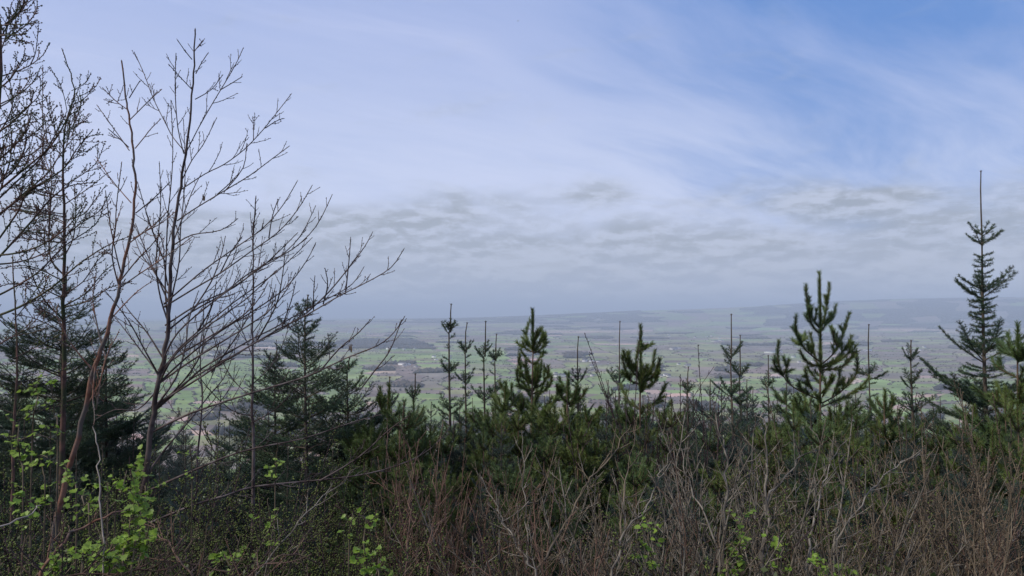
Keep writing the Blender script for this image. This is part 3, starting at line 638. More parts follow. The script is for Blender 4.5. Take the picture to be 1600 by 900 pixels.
traced_tree('birch_tree', 'short leafless birch with fine twigs behind the tallest birch', 'birch', 7.0, [(318, 470), (316, 520), (312, 560), (316, 620), (310, 700), (308, 760)], .018, .004,
 [[(314, 620), (335, 580), (345, 540)], [(314, 600), (290, 560), (280, 520)], [(312, 660), (350, 620), (372, 580)], [(311, 680), (270, 640), (255, 600)], [(312, 560), (322, 520), (335, 490)]], M_BIRCH, M_TWIG, M_TWIG, 15, .07, .26, 2, .4)

# larches: knobbly with short spurs
LB = (.017, .012, .0115)
L1_TR = [(-14, -160), (-10, -60), (-4, 20), (0, 90), (-4, 160), (-14, 300), (-22, 450), (-30, 620), (-34, 760)]
L1_L = [[(0, 120), (30, 110), (50, 100), (68, 85), (76, 68)], [(48, 100), (56, 80), (60, 40)], [(0, 60), (15, 35), (28, 10), (32, -20)], [(8, 40), (30, 22), (42, 0), (44, -20)], [(0, 40), (18, 38), (40, 38), (60, 34)], [(0, 60), (20, 62), (44, 66)], [(-5, 165), (25, 150), (50, 130), (62, 108)],
 [(-8, 200), (20, 185), (45, 165), (60, 150), (64, 128)], [(-12, 320), (30, 280), (65, 245), (92, 200), (104, 175)], [(-16, 350), (40, 300), (75, 270), (95, 240), (120, 210)], [(-18, 420), (50, 345), (80, 310), (110, 290), (150, 285)], [(-16, 260), (15, 235), (40, 205), (50, 170)], [(-14, 240), (20, 225), (48, 212), (72, 190)],
 [(-16, 400), (30, 395), (70, 380), (110, 350), (135, 310)], [(-20, 470), (20, 450), (60, 425), (100, 385), (150, 350), (163, 315)], [(-22, 500), (30, 480), (80, 450), (120, 415), (165, 385), (200, 370)], [(-16, 300), (10, 270), (18, 230), (16, 190)], [(-4, 90), (8, 60), (18, 5)], [(-20, 550), (30, 520), (80, 500), (110, 470)], [(-10, 220), (10, 190), (20, 160), (14, 120)]]
L1_L = more(L1_L, 16, 1)
traced_tree('larch_tree', 'leafless larch at the left edge with knobbly twigs sweeping upward', 'larch', 6.0, L1_TR, .05, .014, L1_L, M_LARCH, M_TWIG, M_TWIG, 21, .065, .36, 2, .9, bud=LB, up=.45)
L2_TR = [(97, 77), (110, 115), (117, 150), (108, 172), (99, 225), (100, 300), (101, 350), (100, 425), (99, 500), (100, 600), (98, 700)]
L2_L = [[(105, 175), (100, 150), (93, 130), (78, 105)], [(112, 165), (130, 155), (140, 145), (147, 131)], [(95, 240), (75, 225), (67, 190), (67, 107)], [(98, 230), (85, 200), (78, 180), (72, 150)], [(100, 225), (115, 195), (125, 170), (126, 150)], [(98, 260), (120, 240), (135, 215), (160, 210)], [(100, 290), (125, 275), (150, 255), (163, 225)],
 [(100, 320), (130, 300), (150, 285), (168, 270)], [(100, 345), (130, 335), (150, 310), (165, 290)], [(101, 370), (125, 350), (155, 330), (170, 305)], [(100, 280), (75, 265), (50, 255), (20, 250)], [(100, 310), (70, 305), (40, 295), (8, 292)], [(100, 350), (65, 335), (30, 330), (0, 325)], [(100, 380), (60, 375), (20, 370)],
 [(101, 400), (115, 370), (118, 330), (116, 290)], [(100, 430), (78, 400), (78, 340), (80, 280), (66, 230), (67, 180)], [(100, 460), (130, 440), (150, 410), (172, 390)], [(100, 440), (60, 420), (30, 415), (0, 420)], [(100, 480), (140, 470), (170, 450), (205, 440)], [(100, 500), (70, 470), (50, 430), (40, 390)], [(100, 250), (85, 230), (60, 215), (35, 205)],
 [(100, 520), (60, 500), (20, 490)], [(100, 240), (108, 210), (110, 180), (115, 150)]]
L2_L = more(L2_L, 16, 2, 12, 34)
traced_tree('larch_tree', 'leafless larch with thick knobbly stem in front of the left spruce', 'larch', 6.6, L2_TR, .038, .004, L2_L, M_LARCH, M_TWIG, M_TWIG, 22, .055, .30, 2, .8, bud=LB, up=.4, limb_r=.42)
traced_tree('larch_tree', 'small leafless larch low at the left edge among green shoots', 'larch', 5.4, [(20, 400), (22, 470), (26, 560), (22, 650), (20, 740)], .02, .004,
 [[(22, 560), (60, 540), (100, 520)], [(24, 600), (60, 590), (110, 575)], [(24, 620), (0, 600), (-30, 590)], [(22, 520), (0, 500), (-20, 470)], [(22, 500), (45, 470), (70, 430)], [(22, 660), (70, 640), (120, 630)], [(22, 690), (60, 680), (90, 690)]], M_LARCH, M_TWIG, M_BUDG, 24, .07, .3, 2, .6, bud=(.02, .012, .009))

# ------------------------------------------------------------------ heroes: spruces
def plan_big(H, rs):
    z = lambda py: H - (py - 268) / FPX * 10.0 / 1.0
    out = []
    def wh(py, n, L_, el, j=.05, a0=0):
        for i in range(n): out.append((z(py) + rs.uniform(-j, j), a0 + i * 6.283 / n + rs.uniform(-.2, .2), el + rs.uniform(-.08, .1), L_ * rs.uniform(.85, 1.12)))
    wh(368, 4, .26, .55, .02); wh(382, 4, .27, .40, .02, .7)
    for py in (402, 410, 417, 427, 435): wh(py, 3, .13, .08, .02, py)
    wh(462, 6, .50, .42, .05); wh(455, 4, .34, .35, .05, 1)
    for py in (472, 480, 490, 500, 510, 520): wh(py, 4, .17, .02, .03, py)
    wh(560, 6, .74, .45, .06, .5); wh(548, 4, .3, .2, .05)
    for py in (535, 575, 590, 600): wh(py, 4, .28, .0, .04, py)
    wh(640, 7, 1.0, .42, .06, .2); wh(620, 5, .6, .2); wh(660, 6, .8, .15)
    wh(700, 7, 1.05, .2, .08); wh(735, 7, 1.1, .1, .1, .5); wh(780, 7, 1.1, .0, .1); wh(830, 6, 1.1, 0, .1, .5)
    return out
hero_spruce(1532, 268, 10.0, 'tallest spruce at the right with long bare leader against the clouds', .82, 1, 31, plan=plan_big, rtrunk=.05, openh=3.3)
hero_spruce(480, 462, 8.6, 'broad bushy spruce under the long birch branches', 0.20, 1.0, 32, M_SPR, year=.30, fat=2.4, top_el=.6, openh=.7)
hero_spruce(104, 418, 8.8, 'broad dark spruce behind the larch trunk at the left', .35, 1.2, 33, M_SPR, year=.32, fat=2.4, top_el=.5, rtrunk=.06, openh=.4)
hero_spruce(432, 545, 9.4, 'dark spruce tip half hidden left of the broad bushy spruce', .2, .9, 48, M_SPR, year=.3, fat=2.4, top_el=.5, openh=.3)
hero_spruce(545, 560, 9.2, 'dark spruce shoulder right of the broad bushy spruce', .15, .9, 49, M_SPR, year=.3, fat=2.4, top_el=.5, openh=.3)
hero_spruce(170, 520, 9.6, 'dark spruce filling the gap between the two birch trunks', .2, .9, 50, M_SPR, year=.3, fat=2.4, top_el=.5, openh=.3)
hero_spruce(704, 476, 9.6, 'slim spruce with longest bare leader left of the topmost pine crown', .36, .75, 34, year=.55)
hero_spruce(729, 505, 10.6, 'slim spruce just right of the longest-leader spruce', .42, .75, 35, year=.5)
hero_spruce(758, 503, 10.2, 'slim spruce with straight leader third in the trio left of the pine', .48, .72, 36, year=.5)
hero_spruce(775, 523, 11.2, 'slender spruce tip with side twigs close left of the double-headed pine', .4, .7, 37, year=.5)
hero_spruce(608, 590, 9.4, 'small open spruce beside the young pine below the birch tips', .35, .7, 38, year=.4)
hero_spruce(648, 585, 10.2, 'small slim spruce between the young pine and the spruce trio', .3, .75, 39, year=.4)
hero_spruce(903, 527, 10.5, 'spruce with stout leader and open whorl right of the double-headed pine', .62, .8, 40, year=.62, top_el=.8)
hero_spruce(968, 503, 11.5, 'spruce with long thin leader beside the candelabra pine', .95, .75, 41, year=.6, top_el=.9)
hero_spruce(1142, 492, 10.4, 'spruce with wide open whorls below a bare leader, mid right', .62, .95, 42, year=.5, top_el=.75, fat=1.2)
hero_spruce(1156, 525, 11.5, 'thin spruce leader just behind the wide-whorled spruce', .6, .6, 43, year=.5)
hero_spruce(1357, 508, 10.8, 'spruce with wavy bare leader and two-armed whorl right of the tallest pine', .75, .6, 44, year=.7, top_el=.4, inter=True)
hero_spruce(1423, 533, 10.0, 'small open spruce between the tallest pine and the tallest spruce', .22, .85, 45, year=.34, top_el=.8, fat=1.3)
hero_spruce(1200, 556, 12.5, 'thin spruce tip left of the tallest pine', .5, .6, 46, year=.5)
hero_spruce(1075, 574, 11.5, 'tiny-tipped spruce behind the leafless rods right of the candelabra pine', .35, .6, 47, year=.45)

# ------------------------------------------------------------------ heroes: pines
hero_pine(1280, 428, 10.0, 'tallest pine with upright candle-like branches, right of centre', [
 [(1280, 512), (1268, 495), (1261, 470), (1259, 446)], [(1281, 515), (1288, 498), (1293, 470), (1296, 443)], [(1282, 518), (1292, 505), (1303, 490), (1306, 476)], [(1279, 520), (1270, 510), (1265, 495), (1264, 480)],
 [(1282, 565), (1262, 550), (1248, 530), (1243, 510), (1244, 493)], [(1252, 536), (1244, 534), (1238, 530)], [(1252, 534), (1256, 528), (1258, 520)], [(1282, 570), (1300, 555), (1312, 535), (1320, 512), (1327, 490)], [(1308, 540), (1303, 530), (1302, 516)], [(1284, 572), (1305, 562), (1320, 545), (1330, 525)], [(1284, 575), (1308, 565), (1325, 552), (1331, 535)],
 [(1281, 572), (1268, 570), (1256, 560), (1250, 548)], [(1281, 575), (1274, 560), (1270, 540), (1266, 520)], [(1284, 578), (1310, 575), (1326, 565), (1334, 550), (1338, 556)],
 [(1282, 625), (1240, 605), (1220, 580), (1215, 555), (1217, 533)], [(1224, 588), (1213, 575), (1209, 562)], [(1224, 586), (1230, 572), (1233, 562)], [(1284, 630), (1310, 615), (1335, 590), (1340, 570), (1336, 552)], [(1285, 635), (1320, 620), (1345, 605), (1358, 590)], [(1300, 620), (1310, 600), (1312, 580)], [(1270, 610), (1262, 595), (1258, 575)], [(1285, 620), (1295, 600), (1300, 585)]], 51, spread=.95, mtop=1.2)
hero_pine(832, 486, 10.2, 'double-headed pine with tight dark crown on a bare stem, centre', [
 [(832, 548), (825, 535), (822, 520), (828, 500)], [(832, 550), (822, 545), (816, 535)], [(833, 550), (843, 540), (848, 525), (846, 512)], [(833, 552), (846, 545), (853, 530), (852, 520)], [(832, 548), (836, 530), (840, 515)],
 [(832, 600), (818, 590), (812, 570), (812, 552)], [(831, 598), (822, 580), (822, 562)], [(833, 602), (843, 590), (846, 565)], [(834, 606), (848, 600), (856, 585), (857, 572)], [(832, 610), (815, 605), (808, 590), (809, 575)], [(832, 615), (848, 612), (860, 600), (862, 588)], [(833, 612), (838, 595), (841, 580)], [(831, 612), (825, 600), (822, 585)]], 52, spread=.95, mtop=.55)
hero_pine(1001, 510, 9.6, 'candelabra pine with spreading bare-gapped arms, right of the centre', [
 [(1001, 590), (994, 575), (995, 555), (998, 535)], [(1002, 548), (1008, 543), (1011, 540)], [(1001, 595), (988, 580), (978, 562), (974, 548)], [(1001, 600), (985, 595), (976, 575), (972, 555)], [(1002, 598), (1012, 582), (1020, 570), (1023, 548)], [(1003, 600), (1018, 590), (1027, 575), (1031, 560)], [(1002, 592), (1008, 580), (1011, 572)], [(1003, 606), (1018, 602), (1026, 590), (1029, 580)], [(1001, 592), (990, 572), (981, 555), (980, 550)],
 [(1002, 640), (985, 630), (975, 615), (970, 600)], [(1003, 640), (1022, 630), (1034, 615), (1040, 600)]], 53, spread=.9, mtop=.8)
hero_pine(1590, 508, 8.2, 'green pine cut by the right edge beside the tallest spruce', [[(1590, 560), (1575, 550), (1566, 535)], [(1591, 565), (1603, 550), (1610, 530)], [(1590, 590), (1560, 575), (1550, 560)], [(1591, 600), (1620, 580), (1630, 560)]], 54, spread=1.0, mtop=.4)
hero_pine(608, 604, 8.6, 'young pine with three upright candles left of the spruce trio', [[(608, 650), (597, 640), (593, 625), (592, 618)], [(608, 648), (600, 640), (600, 622)], [(608, 655), (620, 645), (625, 632)]], 55, spread=.8, mtop=.4)
hero_pine(790, 600, 9.2, 'dense low pine left below the double-headed pine', [[(790, 640), (778, 630), (774, 615)], [(790, 642), (800, 632), (804, 618)]], 56, spread=1.0, mtop=.35)
hero_pine(888, 585, 9.0, 'bushy green pine right below the double-headed pine', [[(888, 630), (876, 618), (870, 600)], [(888, 632), (898, 620), (902, 600)], [(890, 634), (908, 622), (916, 608)]], 57, spread=1.0, mtop=.35)
hero_pine(1383, 612, 9.4, 'small bright green pine left of the small open spruce', [[(1383, 640), (1374, 632), (1370, 622)], [(1384, 642), (1393, 634), (1396, 624)]], 58, spread=.7, mtop=.3)

# ------------------------------------------------------------------ plantation behind
MS = [mass_spruce_meshes(4.4, .35, 1.05, 61, M_SPRB, .42, 1.6), mass_spruce_meshes(4.0, .28, 1.1, 62, M_SPRB, .36, 1.8), mass_spruce_meshes(4.6, .45, 1.0, 63, M_SPR, .45, 1.5), mass_spruce_meshes(3.6, .3, .95, 64, M_SPRB, .36, 1.7)]
MP = [mass_pine_meshes(3.6, .95, 71), mass_pine_meshes(3.2, 1.0, 72)]
def place(kind, meshes, px, ptop, d, label, group, rs):
    me = rs.choice(meshes); top = P(px, ptop, d); gz = float(ground(top[0], top[1])); H = top[2] - gz; s = H / me[3]
    if s < .35: return
    t = thing(kind, (top[0], top[1], gz - .05), label, 'spruce' if kind[0] == 's' else 'pine', group); t.rotation_euler.z = rs.random() * 6.28; f = min(s, 1.25) * rs.uniform(.9, 1.1); t.scale = (f, f, s)
    for n, m_ in zip(('trunk', 'branches', 'needles'), me[:3]): link(n, m_, t)
def plantation():
    rs = random.Random(8)
    line = lambda x: float(np.interp(x, [0, 200, 300, 420, 560, 700, 860, 950, 1040, 1090, 1250, 1400, 1600], [585, 615, 650, 645, 632, 622, 600, 594, 620, 592, 590, 612, 596]))
    for d, stp, lo, hi in ((13.5, 62, -4, 22), (16.5, 60, -2, 22), (20, 52, 0, 18)):
        x = -60 + rs.uniform(0, 30)
        while x < 1680:
            place('spruce_tree', MS, x, line(x) + rs.uniform(lo, hi), d + rs.uniform(-1, 1), 'blue-green young spruce packed in the skyline row of the plantation', 'spruces packed in the plantation row', rs); x += stp * rs.uniform(.7, 1.3)
    for x, y, d in [(580, 640, 8.5), (640, 650, 8), (690, 665, 8.3), (770, 630, 8.4), (810, 625, 8.8), (860, 630, 8.6), (910, 650, 8), (960, 650, 8.5), (1010, 650, 8.8), (990, 690, 7.4), (820, 690, 7.2), (1250, 650, 8.4), (1310, 640, 8.6), (1290, 670, 8), (1340, 680, 7.6), (1590, 620, 7.6), (1610, 680, 7), (1200, 690, 7.4), (560, 655, 8.5), (660, 660, 8), (720, 645, 9), (935, 640, 8.6), (1060, 640, 10), (1240, 625, 9.2), (1330, 625, 9), (1210, 640, 10), (1465, 660, 8.6), (1570, 600, 8.0), (1620, 560, 9), (750, 690, 7.5), (850, 668, 7.6), (965, 665, 8), (1300, 700, 7.5)]:
        place('pine_tree', MP, x, y, d, 'low bushy green pine filling the thicket below the skyline', 'low bushy pines in the thicket', rs)
    for x, y, d in [(30, 590, 9), (150, 600, 9.4), (210, 620, 9), (80, 620, 8.4), (700, 660, 8.6), (740, 640, 9), (1120, 640, 8.6), (1180, 640, 9), (1500, 640, 9), (1560, 650, 8.4), (560, 640, 9), (600, 670, 8), (1000, 660, 8.6), (1060, 660, 8), (1250, 690, 7.6), (1340, 660, 8.6), (40, 640, 8), (80, 690, 7), (160, 690, 7.4), (290, 720, 7), (370, 700, 8), (450, 690, 7.6), (520, 680, 8), (570, 730, 6.8), (640, 740, 6.8), (700, 750, 6.6), (760, 740, 6.8), (830, 760, 6.6), (960, 750, 6.6), (1090, 730, 7), (1150, 710, 7.4), (1230, 740, 6.8), (1310, 750, 6.6), (1450, 720, 7.2), (1490, 750, 6.6), (1590, 730, 6.6), (1440, 640, 9.5), (1370, 650, 9.5), (330, 690, 8), (200, 650, 9.5), (20, 600, 9), (420, 640, 9.6), (540, 620, 9.8), (250, 700, 7.5), (600, 720, 7.5), (1100, 650, 9), (1170, 660, 8.8), (1410, 680, 8), (1500, 690, 8), (690, 700, 7.6), (480, 720, 7), (120, 700, 7), (1540, 740, 6.8), (900, 720, 7), (1380, 740, 7), (1030, 720, 7)]:
        place('spruce_tree', MS, x, y, d, 'dark low spruce standing in the shaded thicket below the skyline', 'dark low spruces in the thicket', rs)
    for i in range(30):
        x = 560 + 1060 * (i + .5) / 30 + rs.uniform(-20, 20); k = rs.random() < (.65 if x < 1000 else .4)
        place('pine_tree' if k else 'spruce_tree', MP if k else MS, x, rs.uniform(700, 770), rs.uniform(5.4, 6.6), 'low bushy green pine filling the thicket below the skyline' if k else 'dark low spruce standing in the shaded thicket below the skyline', 'low bushy pines in the thicket' if k else 'dark low spruces in the thicket', rs)
    for i in range(48):
        x = 560 + 1060 * (i + .5) / 48 + rs.uniform(-20, 20); k = rs.random() < (.7 if x < 1000 else .4)
        place('pine_tree' if k else 'spruce_tree', MP if k else MS, x, rs.uniform(618, 672), rs.uniform(7, 10), 'low bushy green pine filling the thicket below the skyline' if k else 'dark low spruce standing in the shaded thicket below the skyline', 'low bushy pines in the thicket' if k else 'dark low spruces in the thicket', rs)
plantation()

# ------------------------------------------------------------------ leafless shrubs
def shrub_proto(seed, H, nst, spread, step, tl, bud, r=.009, up=.25, lvl=2, lean=0):
    rs = random.Random(seed); D = Decid(rs, *bud); st = Geo()
    for i in range(nst):
        az = rs.random() * 6.28; tilt = spread * rs.uniform(.15, 1); h = H * rs.uniform(.65, 1.05)
        dr = np.array([math.cos(az) * math.sin(tilt) + lean, math.sin(az) * math.sin(tilt), math.cos(tilt)]); p0 = [rs.gauss(0, .09), rs.gauss(0, .09), -.1]
        pl = curve(p0, dr, h, up, 9, .05, rs); st.tube(pl, np.linspace(r * rs.uniform(.7, 1.2), .0026, 9), 5)
        nb = rs.randint(3, 6)
        for k in range(nb):
            q = h * rs.uniform(.25, .8); p, t = along(pl, q); dd = side_dir(t, rs.uniform(.4, .75), rs.random() * 6.28); l = (h - q) * rs.uniform(.55, .95)
            b = curve(p, dd, l, up + .2, 7, .09, rs); st.tube(b, np.linspace(r * .5, .0026, 7), 4); D.twigs(b, step, tl, .7, up, lvl, .1, .0027)
        D.twigs(pl, step, tl * 1.1, .7, up, lvl, .35, .0019); D.budline(pl, h * .6)
    return st, D
BUD_S = (.03, .011, .006); 
def proto(seed, H, nst, spread, step, tl, bud, mw, mt, mb, **k):
    st, D = shrub_proto(seed, H, nst, spread, step, tl, bud, **k); st.merge(D.tw); return st.mesh('stems', mw), D.bud_mesh('buds', mb), H
SH = {
 'grey': [proto(81 + i, 2.6, 4, .65, .085, .34, BUD_S, M_GREY, M_GREY, M_BUDB, r=.012) for i in range(3)],
 'red': [proto(85 + i, 2.3, 7, .38, .10, .20, BUD_S, M_RED, M_RED, M_BUDB, r=.006, lvl=1) for i in range(2)],
 'brown': [proto(88 + i, 2.2, 8, .75, .08, .22, (.02, .012, .007), M_TAN, M_TAN, M_BUDB, r=.006, lvl=1) for i in range(2)],
 'green': [proto(91 + i, 2.2, 6, .9, .07, .30, (.024, .016, .013), M_TWIG, M_TWIG, M_BUDG, r=.007) for i in range(3)],
 'rod': [proto(95 + i, 2.6, 3, .16, .16, .12, (.025, .014, .008), M_TWIG, M_TWIG, M_TWIG, r=.006, lvl=1) for i in range(2)]}
SH_N = {'grey': 'leafless_sapling', 'red': 'leafless_shrub', 'brown': 'leafless_shrub', 'green': 'budding_shrub', 'rod': 'leafless_sapling'}
SH_C = {'grey': 'sapling', 'red': 'shrub', 'brown': 'shrub', 'green': 'shrub', 'rod': 'sapling'}
def shrub(kind, px, ptop, d, label, rs, group=None, wide=1.0):
    me = rs.choice(SH[kind]); top = P(px, ptop, d); gz = float(ground(top[0], top[1])); H = max(top[2] - gz, .5); s = H / me[2] * 1.1
    t = thing(SH_N[kind], (top[0], top[1], gz), label, SH_C[kind], group); t.rotation_euler = (rs.uniform(-.1, .1), rs.uniform(-.1, .1), rs.random() * 6.28); w = min(max(s, .8), 1.2) * wide; t.scale = (w, w, s)
    for n, m_ in zip(('stems', 'buds'), me[:2]): link(n, m_, t)
def shrubs():
    rs = random.Random(12)
    one = [
     ('rod', 1037, 540, 8, 'tall thin budded sapling tips right beside the candelabra pine'), ('rod', 1062, 568, 8, 'shorter budded sapling tip between candelabra pine and wide-whorled spruce'), ('rod', 1093, 562, 7.5, 'leaning thin sapling left of the wide-whorled spruce'), ('rod', 946, 560, 8, 'thin budded sapling tip left of the candelabra pine'),
     ('red', 655, 650, 5.5, 'reddish upright shrub below the young three-candle pine'), ('red', 690, 690, 4.8, 'dense red-brown upright shrub under the spruce trio'), ('red', 730, 700, 5.2, 'red-brown upright shrub under the double-headed pine, left side'), ('red', 630, 710, 4.4, 'low reddish shrub beside the three-leafed green shoot'),
     ('grey', 1170, 590, 4.8, 'grey many-branched sapling below the wide-whorled spruce'), ('grey', 1120, 612, 4.4, 'grey forked sapling left below the wide-whorled spruce'), ('grey', 1240, 630, 4.6, 'grey sapling below left of the tallest pine'), ('grey', 1060, 630, 5, 'grey sapling below right of the candelabra pine'), ('grey', 1010, 660, 4.2, 'grey sapling in front of the candelabra pine trunk'),
     ('grey', 1215, 720, 3.6, 'low grey sapling above the right patch of green leaves'), ('grey', 1320, 640, 4.6, 'grey sapling below right of the tallest pine'), ('grey', 1290, 710, 3.8, 'grey sapling leaning in front of the tallest pine trunk'), ('grey', 900, 690, 4.4, 'grey sapling below the stout-leader spruce'), ('grey', 830, 720, 4, 'pale sapling in front of the double-headed pine stem'), ('grey', 1150, 750, 3.2, 'low grey sapling near the bottom right of the centre'),
     ('brown', 1450, 615, 5, 'tall tan fan-shaped shrub below the small open spruce'), ('brown', 1410, 690, 4.4, 'tan fan-shaped shrub below the small bright green pine'), ('brown', 1530, 700, 4.6, 'tan twiggy shrub below the tallest spruce'), ('brown', 1580, 625, 5, 'tall tan shrub below the pine at the right edge'), ('brown', 1480, 770, 3.6, 'low tan shrub at the bottom below the tallest spruce'), ('brown', 1600, 740, 3.8, 'tan shrub cut by the right edge near the bottom'), ('brown', 1380, 790, 3.4, 'low tan shrub at the bottom right of the green leaf patch'),
     ('brown', 780, 730, 4.2, 'tan shrub at the bottom below the dense low pine'), ('brown', 950, 740, 3.8, 'tan shrub at the bottom below the stout-leader spruce'), ('red', 860, 770, 3.4, 'red-brown low shrub at the bottom centre'), ('red', 1560, 760, 3.8, 'reddish low shrub near the bottom right corner'), ('red', 1040, 760, 3.8, 'red-brown low shrub beside the central bottom green leaves'),
     ('green', 340, 620, 5.8, 'green-budded shrub right behind the tallest birch trunk'), ('green', 440, 640, 5.6, 'green-budded shrub below the bushy spruce, left side'), ('green', 500, 700, 5.0, 'green-budded shrub below the bushy spruce, right side'), ('green', 280, 700, 4.6, 'green-budded shrub right of the tallest birch foot'), ('green', 380, 740, 4.2, 'low green-budded shrub under the brown arching branches'), ('green', 60, 650, 5.2, 'green-budded shrub at the left edge below the larches'),
     ('green', 150, 680, 5.0, 'green-budded shrub between the two birch trunks'), ('green', 10, 730, 4, 'low green-budded shrub in the left bottom corner'), ('green', 470, 790, 3.6, 'low green-budded shrub at the bottom left of the three-leafed shoot'), ('green', 540, 690, 5.8, 'green-budded shrub below the birch branch tips'), ('green', 200, 760, 3.9, 'low green-budded shrub behind the big clump of bright leaves'),
     ('brown', 90, 770, 3.4, 'tan brittle shrub at the foot of the rust-coloured birch'), ('brown', 330, 810, 3.2, 'tan low shrub at the bottom right of the big leaf clump'), ('green', 1350, 700, 5, 'green-budded shrub right below the tallest pine')]
    for k, x, y, d, lb in one: shrub(k, x, y, d, lb, rs)
    # the rest of the thicket
    GL = {'grey': ('grey leafless sapling crowded into the thicket under the pines', 'grey saplings crowding the thicket'), 'red': ('red-brown leafless shrub crowded into the thicket under the pines', 'red-brown shrubs in the thicket'), 'brown': ('tan twiggy shrub crowded into the shaded thicket', 'tan shrubs in the thicket'), 'green': ('green-budded shrub in the tangle under the birches', 'green-budded shrubs in the tangle')}
    for i in range(26):
        x = -40 + 1690 * (i + .5) / 26 + rs.uniform(-25, 25); d = rs.choice([3.1, 3.8, 4.6, 5.6, 6.6]); lo = 680 + (6.6 - d) * 30
        if 560 < x < 1040 and rs.random() < .6: continue
        k = ('green' if rs.random() < .8 else 'grey') if x < 560 else (rs.choice(['red', 'green', 'grey']) if x < 800 else (rs.choice(['grey', 'grey', 'grey', 'red', 'green']) if x < 1330 else rs.choice(['brown', 'grey', 'red', 'green', 'grey'])))
        shrub(k, x, lo + rs.uniform(-30, 50), d + rs.uniform(-.3, .3), *[GL[k][0]], rs, GL[k][1])
shrubs()

# ------------------------------------------------------------------ traced canes and sticks low down
def cane(name, label, cat, d0, d1, pts, r0, r1, m, seed, twigs=True, mb=None):
    rs = random.Random(seed); n = len(pts); pl = smoothpoly([P(x, y, d0 + (d1 - d0) * k / (n - 1)) for k, (x, y) in enumerate(pts)], 3)
    p = pl[0].copy(); gz = float(ground(p[0], p[1]))
    if p[2] > gz: pl = np.concatenate([[[p[0] - (pl[1][0] - p[0]) * .3, p[1], gz - .05]], pl])
    o = pl[0].copy(); t = thing(name, o, label, cat); g = Geo(); nr = np.random.RandomState(seed); pl[1:-1] += nr.normal(0, .007, pl[1:-1].shape); g.tube(pl - o, np.linspace(r0 * .75, r1 * .6, len(pl)), 6)
    if twigs:
        D = Decid(rs, .03, .010, .006); D.twigs(pl - o, .075, .42, .75, .35, 2, .2, .0022); D.budline(pl - o, .3); g.merge(D.tw); link('buds', D.bud_mesh('buds', mb or M_BUDB), t)
    link('stem', g.mesh('stem', m), t)
